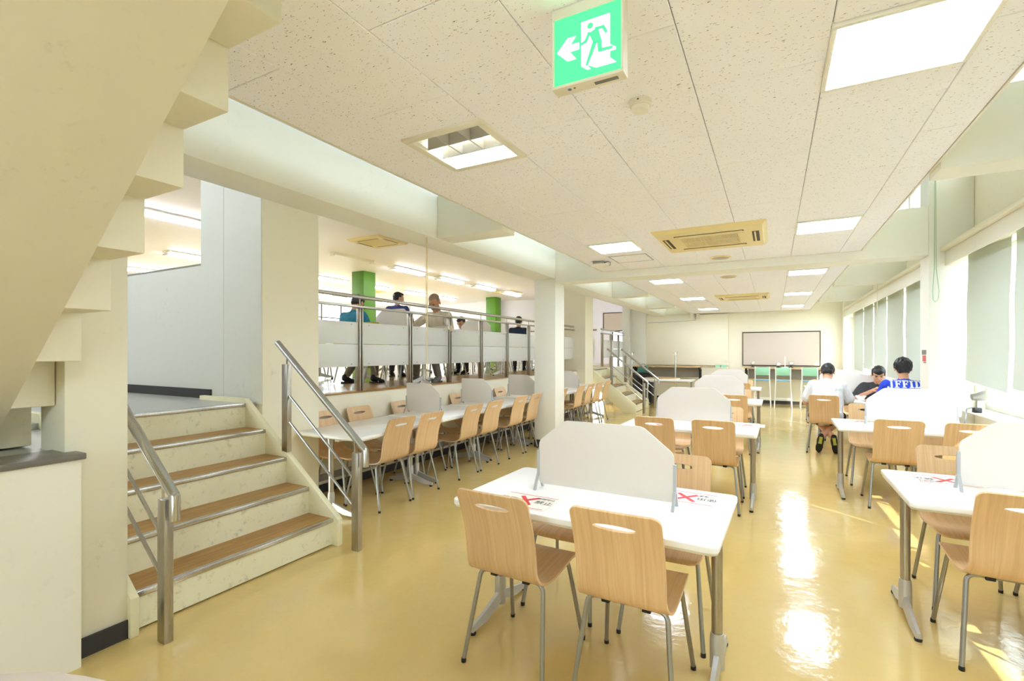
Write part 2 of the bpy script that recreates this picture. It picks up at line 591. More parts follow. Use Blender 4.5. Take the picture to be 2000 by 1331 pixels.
wall('wall_back', [(-8.999, -2.4, -3.2, -3.0, 0, 2.95), (-2.4, -0.3, -3.2, -3.0, 0, 1.0), (-4.4, -2.4, -3.2, -3.0, 2.95, 5.2), (-2.4, 2.0, -3.2, -3.0, 2.45, 5.2), (-0.3, 2.0, -3.2, -3.0, 0, 2.45), (-8.999, -8.6, -3.2, -3.0, 2.95, 3.8), (-8.6, -4.4, -3.2, -3.0, 3.45, 3.8)], M['cream'], 'cream wall at the back of the room behind the camera')
wall('wall_far', [(-4.25, 2.0, 15.4, 15.6, 0, 5.2)], M['cream'], 'cream end wall with the projection board')
wall('wall_far_panel', [(-3.5, -1.15, 15.31, 15.4, 1.06, 2.56)], M['cream'], 'slightly proud cream panel on the end wall beside the board', 0.004)
wall('wall_far_pier', [(-4.2, -3.98, 15.1, 15.4, 0, 3.7), (-3.98, -3.5, 15.25, 15.4, 0, 3.7)], M['grey_wall'], 'pale pier in the far corner beyond the second steps', 0.004)
wall('wall_right', [(1.84, 2.04, -3, 15.4, -0.12, 0.87), (1.84, 2.04, -3, 15.4, 2.45, 3.4), (1.84, 2.04, -3, 15.4, 4.65, 5.2),
                    (1.84, 2.04, 6.62, 7.15, 0.87, 2.45), (1.84, 2.04, 14.9, 15.4, 0.87, 2.45), (1.84, 2.04, -3, 1.76, 0.87, 2.45),
                    (1.84, 2.04, 6.62, 7.15, 3.4, 4.65), (1.84, 2.04, -3, 1.76, 3.4, 4.65), (1.84, 2.04, 15.0, 15.4, 3.4, 4.65)],
     M['cream'], 'cream window wall along the right of the room')
wall('wall_retaining', [(-4.28, -4.1, 3.245, 10.825, -0.1, 0.992)], M['cream'], 'low cream retaining wall under the raised hall beside the side tables')
wall('wall_retaining_far', [(-4.28, -4.1, 12.9, 15.25, -0.1, 0.992)], M['cream'], 'low cream retaining wall beyond the far steps')
wall('wall_end_pier', [(-4.76, -3.89, 2.655, 3.245, 0, 3.7)], M['cream'], 'tall cream wall end between the near steps and the side tables')
wall('wall_landing', [(-10.5, -4.76, 2.655, 2.86, 1.0, 2.28)], M['grey_wall'], 'pale grey half-height wall at the back of the landing')
wall('wall_landing_side', [(-4.80, -4.437, 2.645, 2.66, 1.0, 3.7), (-4.432, -3.895, 2.645, 2.66, 1.0, 3.7)], M['grey_wall'], 'pale grey full-height wall face above the head of the near steps')
wall('wall_far_steps_pier', [(-4.9, -3.89, 10.825, 11.376, 0, 3.7)], M['cream'], 'cream wall end just before the far steps')
wall('wall_low', [(-3.0, -2.8, -3, 1.015, 0, 0.955)], M['low_wall'], 'low pale wall beneath the foot of the upper stair')
struct(B(-3.02, -2.785, -3, 1.03, 0.957, 0.985).obj('trim_1', M['stone'], bevel=0.004), 'dark stone coping on the low wall below the upper stair', 'coping')
struct(B(-3.15, -2.885, 0.984, 1.235, 0, 3.7).obj('column_1', M['stair_cream'], bevel=0.006), 'cream pillar beside the near steps', 'column')
for i, (x0, x1, y0, y1, z1, lb) in enumerate([
        (-3.23, -2.88, 6.7, 7.05, 2.552, 'cream column between the side tables and the centre rows'),
        (1.47, 1.838, 6.7, 7.05, 5.2, 'cream column against the window wall carrying a small notice'),
        (1.6, 1.838, 15.1, 15.4, 5.2, 'cream column in the far window corner'),
        (-3.6, -3.1, 2.65, 3.245, 5.2, 'white upper column above the long beam')]):
    struct(B(x0, x1, y0, y1, 3.72 if i == 3 else 0, z1).obj('column_%d' % (i + 2), M['beam'], bevel=0.006), lb, 'column')
# beams
struct(B(-3.23, -2.88, -3, 15.2, 2.552, 2.97).obj('beam_1', M['beam'], bevel=0.006), 'long pale beam over the edge of the raised hall', 'beam')
struct(B(-2.878, 1.468, 6.7, 7.05, 2.497, 2.598).box(-2.878, -2.16, 6.7, 7.05, 2.598, 3.02).box(0.89, 1.468, 6.7, 7.05, 2.598, 3.02).obj('beam_2', M['beam']),
       'cream cross beam spanning the room at the columns', 'beam')
k = 3
for y in (0.9, 3.8, 9.6, 12.5):
    struct(B(-2.878, -2.16, y, y + 0.25, 2.556, 2.97).obj('beam_%d' % k, M['beam'], bevel=0.005), 'short pale cross beam in the left ceiling well, row %d' % ((k - 1) // 2), 'beam'); k += 1
    struct(B(0.89, 1.838, y, y + 0.25, 2.556, 3.0).obj('beam_%d' % k, M['beam'], bevel=0.005), 'short pale cross beam in the window-side ceiling well, row %d' % ((k - 2) // 2), 'beam'); k += 1
wall('wall_above_beam', [(-3.2, -3.04, -3, 15.2, 2.972, 3.13)], M['white'], 'white upstand above the long beam')
wall('wall_upper_left', [(-3.1, -3.0, -3, 15.4, 3.801, 5.2)], M['white'], 'white upper wall over the left ceiling well')
struct(B(-3.2, 4.2, -3.2, 15.6, 5.2, 5.35).obj('ceiling_upper', M['white']), 'white roof high above the ceiling wells with an added eave shading the clerestory', 'ceiling')  # the overhang is added out of view to keep sun off the clerestory
struct(B(-17, -3.05, -3, 18.6, 3.7, 3.8).obj('ceiling_hall', M['hall_ceil']), 'pale ceiling of the raised dining hall', 'ceiling')

# ceiling of mineral tiles, each tile a piece with its own edges
XL, XR, P0 = -2.145, 0.874, -0.303
OPEN = (-1.762, -1.276, 2.03, 2.517)             # the open louvre lamp
cb = MB()
cb.box(XL, OPEN[0] - 0.005, 1.03, 15.4, 2.6125, 2.85).box(OPEN[1] + 0.005, -0.79, 1.03, 15.4, 2.6125, 2.85).box(-0.79, XR, -3, 15.4, 2.6125, 2.85)
cb.box(OPEN[0] - 0.005, OPEN[1] + 0.005, 1.03, OPEN[2] - 0.005, 2.6125, 2.85).box(OPEN[0] - 0.005, OPEN[1] + 0.005, OPEN[3] + 0.005, 15.4, 2.6125, 2.85)
ceil = struct(cb.obj('ceiling', M['joint']), 'ceiling of fissured white mineral tiles over the dining room', 'ceiling')
struct(B(XL - 0.012, XL - 0.001, 1.03, 15.4, 2.596, 2.85).obj('trim_2', M['plastic_cream']), 'cream edge strip along the left side of the tiled ceiling', 'trim')
struct(B(XR + 0.001, XR + 0.012, -3, 15.4, 2.596, 2.85).obj('trim_3', M['plastic_cream']), 'cream edge strip along the window side of the tiled ceiling', 'trim')

LIGHTS = []                                      # (x0, x1, y0, y1, side, index)
for i, yc in enumerate((2.27, 5.20, 8.07, 10.95, 13.80)):       # plus an unseen one added behind the camera to brighten the room
    LIGHTS.append((-1.762, -1.276, yc - 0.2435, yc + 0.2435, 'left', i))
    LIGHTS.append((0.182, 0.667, yc - 0.2435, yc + 0.2435, 'right', i))
LIGHTS.append((0.182, 0.667, -0.893, -0.406, 'right', 5))
tile_cache = {}
def add_tile(x0, x1, y0, y1):
    if x1 - x0 < 0.03 or y1 - y0 < 0.03:
        return
    w, d = round(x1 - x0 - 0.003, 4), round(y1 - y0 - 0.003, 4)
    key = (w, d)
    if key not in tile_cache:
        q = MB()
        e = 0.003
        lo = [(-w / 2 + e, -d / 2 + e), (w / 2 - e, -d / 2 + e), (w / 2 - e, d / 2 - e), (-w / 2 + e, d / 2 - e)]
        up = [(-w / 2, -d / 2), (w / 2, -d / 2), (w / 2, d / 2), (-w / 2, d / 2)]
        vs = [(a, b, 0) for a, b in lo] + [(a, b, e) for a, b in up] + [(a, b, 0.012) for a, b in up]
        q.add(vs, [(3, 2, 1, 0), (8, 9, 10, 11)] + [(i, (i + 1) % 4, 4 + (i + 1) % 4, 4 + i) for i in range(4)] + [(4 + i, 4 + (i + 1) % 4, 8 + (i + 1) % 4, 8 + i) for i in range(4)])
        tile_cache[key] = q.mesh('tile', M['tile'], smooth=False)
    o = link('tile', tile_cache[key], ceil)
    o.location = ((x0 + x1) / 2, (y0 + y1) / 2, 2.6)
edges = [XL, -1.764, -1.277, -0.790, -0.303, 0.184, 0.671, XR]
for c in range(7):
    x0, x1 = edges[c], edges[c + 1]
    y = (2.254 if c % 2 == 0 else 2.7415) - 0.975 * 6
    while y < 15.4:
        a, b = max(y, -2.98 if x0 > -0.8 else 1.03), min(y + 0.975, 15.39)
        y += 0.975
        if b <= a:
            continue
        segs = [(a, b)]
        for L in LIGHTS:
            if abs((L[0] + L[1]) / 2 - (x0 + x1) / 2) < 0.1:
                ns = []
                for s0, s1 in segs:
                    if L[3] <= s0 or L[2] >= s1:
                        ns.append((s0, s1))
                    else:
                        if L[2] > s0: ns.append((s0, L[2]))
                        if L[3] < s1: ns.append((L[3], s1))
                segs = ns
        for s0, s1 in segs:
            add_tile(x0, x1, s0, s1)

# hall shell
wall('wall_hall_left', [(-17.2, -17, -3.2, 18.6, 0, 1.9), (-17.2, -17, -3.2, 8.0, 1.9, 3.8), (-17.2, -17, 17.6, 18.6, 1.9, 3.8), (-17.2, -17, 8.0, 17.6, 3.62, 3.8)], M['hall_ceil'], 'pale far side wall of the raised hall with a long window')
wall('wall_hall_end', [(-17, -5.6, 18.6, 18.8, 0, 3.8), (-4.45, -3.2, 18.6, 18.8, 0, 3.8), (-5.6, -4.45, 18.6, 18.8, 2.3, 3.8), (-5.6, -4.45, 18.6, 18.8, 0, 1.0)], M['hall_ceil'], 'pale end wall of the raised hall')
wall('wall_hall_near', [(-17, -9.0, -3.2, -3, 0, 3.8)], M['hall_ceil'], 'pale near wall of the raised hall')
wall('wall_hall_return', [(-4.28, -3.3, 15.6, 18.6, 0, 3.8)], M['hall_ceil'], 'pale return wall at the far corner of the raised hall')
wall('wall_hall_rib', [(-11.6, -10.6, 18.2, 18.6, 1.0, 3.7)], M['hall_ceil'], 'shallow pale pier on the end wall of the raised hall')
for i, y in enumerate((9.8, 17.0)):
    struct(B(-10.4, -9.95, y, y + 0.45, 1.0, 3.7).obj('column_%d' % (6 + i), M['green_paint'], bevel=0.006), 'green painted pillar in the raised hall, %s one' % ('nearer' if i == 0 else 'farther'), 'column')

# baseboards and small trims
struct(B(-2.883, -2.872, 0.99, 1.232, 0.0, 0.092).obj('baseboard_left', M['base']), 'dark baseboard at the foot of the pillar by the steps', 'baseboard')
struct(B(-2.8, -2.79, -3, 0.8, 0.0, 0.05).obj('baseboard_low', M['grey_wall']), 'pale kick strip at the foot of the low wall', 'baseboard')
struct(B(-10.5, -4.62, 2.632, 2.643, 1.0125, 1.10).obj('baseboard_landing', M['base']), 'dark baseboard along the landing wall', 'baseboard')
struct(B(-4.098, -4.085, 3.25, 10.8, 0, 0.085).obj('baseboard_retaining', M['base']), 'dark baseboard under the retaining wall', 'baseboard')
struct(B(-4.098, -4.08, 3.25, 10.8, 0.12, 0.19).obj('trim_4', M['trim_grey'], bevel=0.004), 'grey conduit strip low on the retaining wall', 'trim')
struct(B(-4.3, -4.085, 3.25, 10.82, 0.993, 1.004).obj('trim_5', M['tread'], bevel=0.002), 'brown nosing strip along the edge of the raised hall floor', 'trim')
struct(B(-3.236, -2.874, 6.694, 6.70, 0, 0.11).box(-2.88, -2.874, 6.70, 7.05, 0, 0.11).obj('baseboard_column', M['base']), 'dark baseboard around the left column', 'baseboard')
struct(B(-4.0, 1.6, 15.385, 15.398, 0, 0.09).obj('baseboard_far', M['base']), 'dark baseboard along the far wall', 'baseboard')
struct(B(-10.5, -4.8, 2.65, 2.87, 2.281, 2.295).obj('trim_6', M['trim_grey']), 'thin grey coping on the landing half wall', 'trim')

# windows of the right wall: frame, mullions, panes, sill; roller blinds in front
def window(idx, x, y0, y1, z0, z1, ny, zs, label, sill=True, cat='window'):
    f = MB()
    t, d = 0.045, 0.06
    f.box(x, x + d, y0, y1, z0, z0 + t).box(x, x + d, y0, y1, z1 - t, z1)
    ys = [y0 + (y1 - y0) * i / ny for i in range(ny + 1)]
    for y in ys:
        a = min(max(y - t / 2, y0), y1 - t)
        f.box(x, x + d, a, a + t, z0 + t, z1 - t)
    for z in zs:
        f.box(x + 0.005, x + d - 0.005, y0 + t, y1 - t, z - t / 2, z + t / 2)
    o = struct(f.obj('window_%d' % idx, M['plastic_grey'], bevel=0.003), label, cat)
    zz = [z0 + t] + sorted(zs) + [z1 - t]
    for i in range(ny):
        for j in range(len(zz) - 1):
            B(x + 0.025, x + 0.031, ys[i] + t / 2, ys[i + 1] - t / 2, zz[j] + 0.001, zz[j + 1] - 0.001).obj('pane', M['glass'], o)
    if sill:
        B(x - 0.17, x + 0.03, y0 - 0.02, y1 + 0.02, z0 - 0.035, z0 - 0.001).obj('sill', M['white_metal'], o, bevel=0.004)
    return o
window(1, 1.90, 1.76, 6.62, 0.872, 2.45, 4, [1.16], 'long aluminium window on the near side of the right column')
window(2, 1.90, 7.15, 14.9, 0.872, 2.45, 6, [1.16], 'long aluminium window beyond the right column')
window(3, 1.90, 1.76, 6.62, 3.4, 4.65, 4, [], 'upper clerestory window on the near side of the right column', False)
window(4, 1.90, 7.15, 15.0, 3.4, 4.65, 6, [], 'upper clerestory window beyond the right column', False)

for nm, (y0, y1), z0, lb in (('trim_7', (-3, 6.69), 2.365, 'beige blind box above the near window'), ('trim_8', (7.06, 15.0), 2.345, 'beige blind box above the far window')):
    o = struct(B(1.60, 1.615, y0, y1, z0, 2.515).box(1.615, 1.838, y0, y1, 2.49, 2.515).box(1.615, 1.80, y1 - 0.015, y1, z0, 2.49).obj(nm, M['plastic_cream'], bevel=0.003), lb, 'blind box')
    B(1.56, 1.838, y0, y1, 2.517, 2.56).obj('ledge', M['cream'], o, bevel=0.004)
# stuff outside: shrubs in front of the hall window
fo = MB()
for i in range(520):
    c = Vector((-19.5 + random.uniform(-0.8, 0.8), random.uniform(7.5, 18.5), random.uniform(0.0, 2.9)))
    rot = Matrix.Rotation(random.uniform(0, 6.28), 3, 'Z') @ Matrix.Rotation(random.uniform(-0.9, 0.9), 3, 'X')
    s = random.uniform(0.12, 0.3)
    fo.add([c + rot @ Vector(p) * s for p in ((-1, 0, 0), (0, -0.45, 0.1), (1, 0, 0), (0, 0.45, 0.1))], [(0, 1, 2, 3)])
tag(fo.obj('foliage', mat('leaf', (150, 184, 110), 0.6)), 'sunlit green foliage outside the hall window', 'foliage', kind='stuff')
struct(B(-26, -17.2, -6, 24, -0.2, 0).box(2.04, 12, -6, 22, -0.3, -0.1).obj('ground', mat('outside_ground', (190, 184, 170), 0.9)), 'pale ground outside the windows', 'ground')
o = window(5, -17.12, 8.0, 17.6, 1.9, 3.62, 9, [2.95], 'long window in the far side wall of the raised hall', False)
o.data.materials[0] = M['dark_frame']
o = struct(B(-5.6, -5.55, 18.66, 18.7, 1.0, 2.3).box(-4.5, -4.45, 18.66, 18.7, 1.0, 2.3).box(-5.55, -4.5, 18.66, 18.7, 2.25, 2.3).obj('door_1', M['dark_frame']), 'bright glazed opening at the far end of the raised hall', 'door')
B(-5.55, -4.5, 18.675, 18.682, 1.0, 2.249).obj('pane', M['glass'], o)

o = struct(B(-8.6, -4.4, -3.13, -3.07, 2.95, 3.0).box(-8.6, -4.4, -3.13, -3.07, 3.40, 3.45).box(-8.6, -8.55, -3.13, -3.07, 3.0, 3.40).box(-4.45, -4.4, -3.13, -3.07, 3.0, 3.40).box(-6.53, -6.47, -3.13, -3.07, 3.0, 3.40).obj('window_6', M['plastic_grey']), 'added fill-light window over the landing behind the camera', 'window')  # added out of view so daylight reaches the landing wall
for a, b in ((-8.549, -6.531), (-6.469, -4.451)):
    B(a, b, -3.105, -3.099, 3.001, 3.399).obj('pane', M['glass'], o)

f = MB()
f.box(-2.4, -0.3, -3.14, -3.08, 1.0, 1.06).box(-2.4, -0.3, -3.14, -3.08, 2.39, 2.45)
for x in (-2.4, -1.38, -0.36):
    f.box(x, x + 0.06, -3.14, -3.08, 1.06, 2.39)
o = struct(f.obj('window_7', M['plastic_grey']), 'wide window added for fill light in the back wall behind the camera', 'window')  # unseen window, added to throw daylight on the near furniture
for x in (-2.4, -1.38):
    B(x + 0.061, x + 1.009, -3.113, -3.107, 1.061, 2.389).obj('pane', M['glass'], o)

# ------------------------------------------------------------------ steps, handrails, upper stair
M['stair_cream_dirty'] = paint('step_riser_paint', (230, 224, 190), (96, 88, 60), 0.5, 0.6, 1.1, 0.30)
RI, TR, FX = 0.2025, 0.265, -2.905
def steps(dy, label):
    s = thing('steps', label, 'steps', (FX, 1.25 + dy, 0))
    w = 1.30
    for i in range(5):
        x = -TR * i
        B(x - 0.05, x, 0.022, w, RI * i + (0.012 if i == 0 else 0.0), RI * (i + 1) - 0.03).obj('riser', M['stair_cream_dirty'], s)
        if i < 4:
            B(x - TR, x - 0.03, 0.022, w, RI * (i + 1) - 0.029, RI * (i + 1)).obj('tread', M['tread'], s)
        else:
            B(x - 0.30, x - 0.03, 0.022, w, RI * 5 - 0.029, RI * 5 - 0.0005).obj('tread', M['platform'], s)
        B(x - 0.029, x + 0.012, 0.022, w, RI * (i + 1) - 0.028, RI * (i + 1) + 0.002).obj('nosing', M['stainless_bright'], s, bevel=0.006)
    prof = [(0.055, 0), (0.055, 0.2), (-1.075, 1.07), (-1.30, 1.07), (-1.30, 0.86), (-1.16, 0.78), (-0.24, 0.0)]
    MB().prism(prof, 'y', -0.02, 0.02).obj('stringer', M['cream_dirty'], s, bevel=0.004)
    MB().prism(prof[:2] + [(-1.075, 1.05), (-1.745, 1.05), (-1.745, 0.86), (-1.16, 0.78), (-0.24, 0.0)], 'y', w, w + 0.045).obj('stringer', M['cream_dirty'], s, bevel=0.004)
    # sloping soffit slab below the treads
    MB().prism([(-0.24, 0.012), (-0.06, 0.012), (-1.22, 0.93), (-1.22, 0.80)], 'y', 0.022, w).obj('soffit', M['stair_cream'], s)
    return s
steps(0, 'near flight of five wooden-topped steps with scuffed cream risers')
steps(10.18, 'far flight of cream steps seen side-on beside the far handrails')

def handrail(y, label, base2=0.74, uz=0.0):
    h = thing('handrail', label, 'handrail', (-2.67, y, 0))
    def X(x): return x + 2.67
    # two-bar posts
    for nm, x0, zb, zt in (('post', -2.73, 0.0, 0.715), ('post', -3.51, base2, 1.35)):
        B(X(x0 + 0.018), X(x0 + 0.084), -0.022, 0.022, zb, zt).obj(nm, M['stainless'], h, bevel=0.004)
    MB().tube([(X(-2.70), 0, 0.71), (X(-2.70), 0, 0.80)], 0.007).obj('stem', M['stainless_bright'], h)
    MB().tube([(X(-3.455), 0, 1.345), (X(-3.455), 0, 1.42)], 0.007).obj('stem', M['stainless_bright'], h)
    MB().tube([(X(-3.57), 0, 1.525), (X(-2.60), 0, 0.742)], 0.025, 14).obj('rail', M['stainless_bright'], h)
    MB().tube([(X(-2.605), 0, 0.745), (X(-2.592), 0, 0.735), (X(-2.592), 0, 0.62)], 0.024, 14).obj('rail_end', M['stainless_bright'], h)
    MB().tube([(X(-3.42), 0, 1.095), (X(-2.72), 0, 0.53)], 0.010, 8).obj('bar', M['stainless_bright'], h)
    MB().tube([(X(-3.42), 0, 0.885), (X(-2.72), 0, 0.325)], 0.010, 8).obj('bar', M['stainless_bright'], h)
handrail(1.306, 'stainless handrail on the near edge of the near steps, by the pillar', 0.61)
handrail(2.572, 'stainless handrail on the far edge of the near steps, by the side tables', 0.645)
handrail(11.50, 'stainless handrail on the near edge of the far steps', 0.61)
handrail(12.752, 'stainless handrail on the far edge of the far steps', 0.645)

# the stair that climbs over the low wall: waist slab with folded steps overhanging its edge
us = thing('upper_stair', 'cream concrete stair climbing overhead in the near left corner', 'staircase', (-3.0, 0.2, 0.98))
def L(x, z): return (x + 3.0, z - 0.98)
z_at = lambda x: 2.045 + 0.781 * (x + 1.88)
MB().prism([L(-3.24, z_at(-3.24)), L(0.3, z_at(0.3)), L(0.3, z_at(0.3) + 0.30), L(-3.24, z_at(-3.24) + 0.30)], 'y', -0.75, 0.63).obj('waist_slab', M['stair_cream'], us, bevel=0.008)
xr = [-3.245 + 0.272 * i for i in range(13)]
for i in range(12):
    za = 0.985 + 0.212 * i
    x0, x1 = (xr[i - 1] if i else -3.52), xr[i]
    B(x0 + 3.0, x1 + 3.0, -0.75, 0.781, za - 0.98 if i == 0 else za - 0.98, za - 0.98 + 0.36).obj('step', M['stair_cream'], us, bevel=0.006)

# railing of the raised hall
def hall_railing(y0, posts, y1, label, x=-4.18):
    r = thing('hall_railing', label, 'railing', (x, y0, 1.0))
    MB().tube([(0, 0, 1.085), (0, y1 - y0, 1.05)], 0.022, 12).obj('top_tube', M['stainless_bright'], r)
    B(-0.03, 0.03, 0, y1 - y0, 0.955, 0.98).obj('flat_rail', M['stainless'], r, bevel=0.003)
    for p in posts:
        q = p - y0
        po = B(-0.028, 0.030, q - 0.03, q - 0.013, 0.002, 0.954).box(-0.028, 0.030, q + 0.008, q + 0.025, 0.002, 0.954).obj('post', M['stainless'], r, bevel=0.002)
        MB().tube([(0, q, 0.981), (0, q, 1.06)], 0.007, 8).obj('stem', M['stainless_bright'], po)
    ps = [y0 - 0.03] + posts + [y1 + 0.03]
    for a, b in zip(ps[:-1], ps[1:]):
        a, b = a - y0 + 0.034, b - y0 - 0.034
        if b - a < 0.05: continue
        for z0, z1 in ((0.285, 0.538), (0.542, 0.79)):
            pn = B(-0.006, 0.006, a, b, z0, z1).obj('panel', M['acrylic'], r, bevel=0.002)
            zz = z0 + 0.03 if z0 < 0.4 else z1 - 0.03
            for yy in (a + 0.1, b - 0.1):
                if b - a > 0.3: MB().tube([(0.006, yy, zz), (0.012, yy, zz)], 0.006, 8).obj('bolt', M['plastic_grey'], pn)
    return r
hall_railing(3.26, [4.06 + 0.87 * i for i in range(8)], 10.81, 'stainless railing with white panels along the raised hall edge')
hall_railing(12.92, [13.0, 13.8, 14.6], 15.2, 'stainless railing on the raised hall beyond the far steps')
cross = thing('landing_railing', 'short stainless railing across the hall floor behind the far steps', 'railing', (-5.2, 12.6, 1.0))
MB().tube([(-1.2, 0, 1.05), (1.0, 0, 1.05)], 0.022, 10).obj('top_tube', M['stainless_bright'], cross)
for x in (-1.1, -0.3, 0.5):
    B(x, x + 0.05, -0.02, 0.02, 0.002, 1.03).obj('post', M['stainless'], cross)
B(-1.05, 0.95, -0.006, 0.006, 0.30, 0.80).obj('panel', M['acrylic'], cross)

# ------------------------------------------------------------------ ceiling fittings
ORD = ['first', 'second', 'third', 'fourth', 'fifth', 'sixth', 'seventh', 'eighth', 'ninth', 'tenth', 'eleventh', 'twelfth']
for x0, x1, y0, y1, side, i in LIGHTS:
    w, d = (x1 - x0) / 2, (y1 - y0) / 2
    where = 'row nearer the raised hall' if side == 'left' else 'row nearer the windows'
    if side == 'left' and i == 0:
        t = thing('louver_lamp', 'ceiling lamp with grey egg-crate louver and one lit panel', 'ceiling lamp', ((x0 + x1) / 2, (y0 + y1) / 2, 2.6))
        fr = MB()
        a = 0.032
        fr.prism([(-w - 0.012, -d - 0.012), (w + 0.012, -d - 0.012), (w + 0.012, -d + a), (-w - 0.012, -d + a)], 'z', -0.012, 0.012)
        fr.box(-w - 0.012, w + 0.012, d - a, d + 0.012, -0.012, 0.012)
        fr.box(-w - 0.012, -w + a, -d + a, d - a, -0.012, 0.012).box(w - a, w + 0.012, -d + a, d - a, -0.012, 0.012)
        fr.obj('frame', M['plastic_cream'], t, bevel=0.003)
        hz = 0.14
        B(-w, w, -d, d, hz, hz + 0.01).box(-w, -w + 0.008, -d, d, 0.012, hz).box(w - 0.008, w, -d, d, 0.012, hz).box(-w + 0.008, w - 0.008, -d, -d + 0.008, 0.012, hz).box(-w + 0.008, w - 0.008, d - 0.008, d, 0.012, hz).obj('housing', M['plastic_cream'], t)
        ym = -d + a + (2 * d - 2 * a) * 0.66
        for k_ in (1, 2):
            x = -w + a + (2 * w - 2 * a) * k_ / 3
            B(x - 0.004, x + 0.004, -d + a, ym - 0.002, 0.0, 0.07).obj('louver_blade', M['plastic_grey'], t)
        yb = -d + a + (ym + d - a) * 0.5
        B(-w + a, w - a, yb - 0.004, yb + 0.004, 0.001, 0.069).obj('louver_blade', M['plastic_grey'], t)
        B(-w + a, w - a, ym - 0.002, ym + 0.006, 0.0, 0.07).obj('louver_blade', M['plastic_grey'], t)
        for k_ in (0, 1):
            yy = -d + a + (ym + d - a) * (0.25 + 0.5 * k_)
            MB().tube([(-w + 0.01, yy, 0.10), (w - 0.01, yy, 0.10)], 0.016, 10).obj('unlit_tube', M['tube_off'], t)
        B(-w + a + 0.002, w - a - 0.002, ym + 0.008, d - a - 0.002, 0.004, 0.012).obj('diffuser', M['panel'], t)
        continue
    t = thing('ceiling_light', ('%s square ceiling light panel in the %s' % (ORD[i], where) if i < 5 else 'added square fill-light panel on the ceiling behind the camera position'), 'ceiling light', ((x0 + x1) / 2, (y0 + y1) / 2, 2.6), 0, 'square ceiling light panels')
    fr = MB()
    a = 0.018
    fr.box(-w, w, -d, -d + a, -0.014, 0.010).box(-w, w, d - a, d, -0.014, 0.010).box(-w, -w + a, -d + a, d - a, -0.014, 0.010).box(w - a, w, -d + a, d - a, -0.014, 0.010)
    fr.obj('frame', M['plastic_white'], t, bevel=0.002)
    B(-w + a, w - a, -d + a, d - a, -0.008, 0.004).obj('diffuser', M['panel'], t)

def cassette(loc, sx, sy, label, wide=True):
    t = thing('air_conditioner', label, 'air conditioner', loc, 0, 'ceiling air conditioners')
    a, b = sx / 2, sy / 2
    # bevelled cover with slots left open
    sl = 0.032
    outer = MB()
    gx, gy = a * 0.62, b * 0.46
    mb = MB()
    h = -0.035
    # rim: outer edge slopes up to the ceiling
    vs = [(-a, -b, -0.001), (a, -b, -0.001), (a, b, -0.001), (-a, b, -0.001), (-a + .035, -b + .035, h), (a - .035, -b + .035, h), (a - .035, b - .035, h), (-a + .035, b - .035, h),
          (-gx, -gy, h), (gx, -gy, h), (gx, gy, h), (-gx, gy, h)]
    mb.add(vs, [(0, 1, 5, 4), (1, 2, 6, 5), (2, 3, 7, 6), (3, 0, 4, 7), (4, 5, 9, 8), (5, 6, 10, 9), (6, 7, 11, 10), (7, 4, 8, 11)])
    mb.obj('cover', M['ac'], t)
    B(-gx, gx, -gy, gy, h + 0.012, h + 0.016).obj('grille_back', M['ac_dark'], t)
    g = MB()
    g.box(-gx, -gx + 0.05, -gy, gy, h - 0.004, h + 0.008).box(gx - 0.05, gx, -gy, gy, h - 0.004, h + 0.008)
    g.box(-gx + 0.05, gx - 0.05, -gy, -gy + 0.015, h - 0.004, h + 0.008).box(-gx + 0.05, gx - 0.05, gy - 0.015, gy, h - 0.004, h + 0.008)
    g.box(-gx + 0.05, gx - 0.05, -0.004, 0.004, h - 0.002, h + 0.006)
    g.obj('grille_frame', M['ac'], t)
    n = 40
    for i in range(n):
        x = -gx + 0.05 + (2 * gx - 0.1) * (i + 0.5) / n
        B(x - 0.0042, x + 0.0042, -gy + 0.015, gy - 0.015, h - 0.001, h + 0.008).obj('grille_bar', M['ac'], t)
    # outlet slots (recess shown by a dark strip with two vanes) on the four sides
    for ax in (-1, 1):
        sb = B(-gx, gx, ax * (gy + 0.08) - 0.024, ax * (gy + 0.08) + 0.024, h - 0.0012, h - 0.0004).obj('outlet', M['ac_dark'], t)
        B(-gx + 0.01, gx - 0.01, ax * (gy + 0.08) - 0.006, ax * (gy + 0.08) + 0.004, h - 0.006, h - 0.002).obj('vane', M['ac'], sb)
        xx = ax * (gx + a) / 2
        sb = B(xx - 0.03, xx + 0.03, -gy, gy, h - 0.0012, h - 0.0004).obj('outlet', M['ac_dark'], t)
        B(xx - 0.012, xx + 0.002, -gy + 0.01, gy - 0.01, h - 0.006, h - 0.002).obj('vane', M['ac'], sb)
cassette((-0.545, 5.20, 2.6), 0.99, 0.99, 'yellowed ceiling air conditioner in front of the cross beam')
cassette((-0.56, 11.05, 2.6), 0.99, 0.99, 'yellowed ceiling air conditioner beyond the cross beam')
cassette((-7.07, 7.35, 3.7), 0.86, 0.86, 'square yellowed air conditioner on the raised hall ceiling above the railing')
cassette((-11.9, 8.3, 3.7), 0.86, 0.86, 'yellowed air conditioner deep in the raised hall over the landing wall')
cassette((-8.8, 15.9, 3.7), 0.9, 0.9, 'yellowed air conditioner on the hall ceiling near the second green pillar')
cassette((-13.2, 13.2, 3.7), 0.9, 0.9, 'yellowed air conditioner deep in the hall behind the standing person')

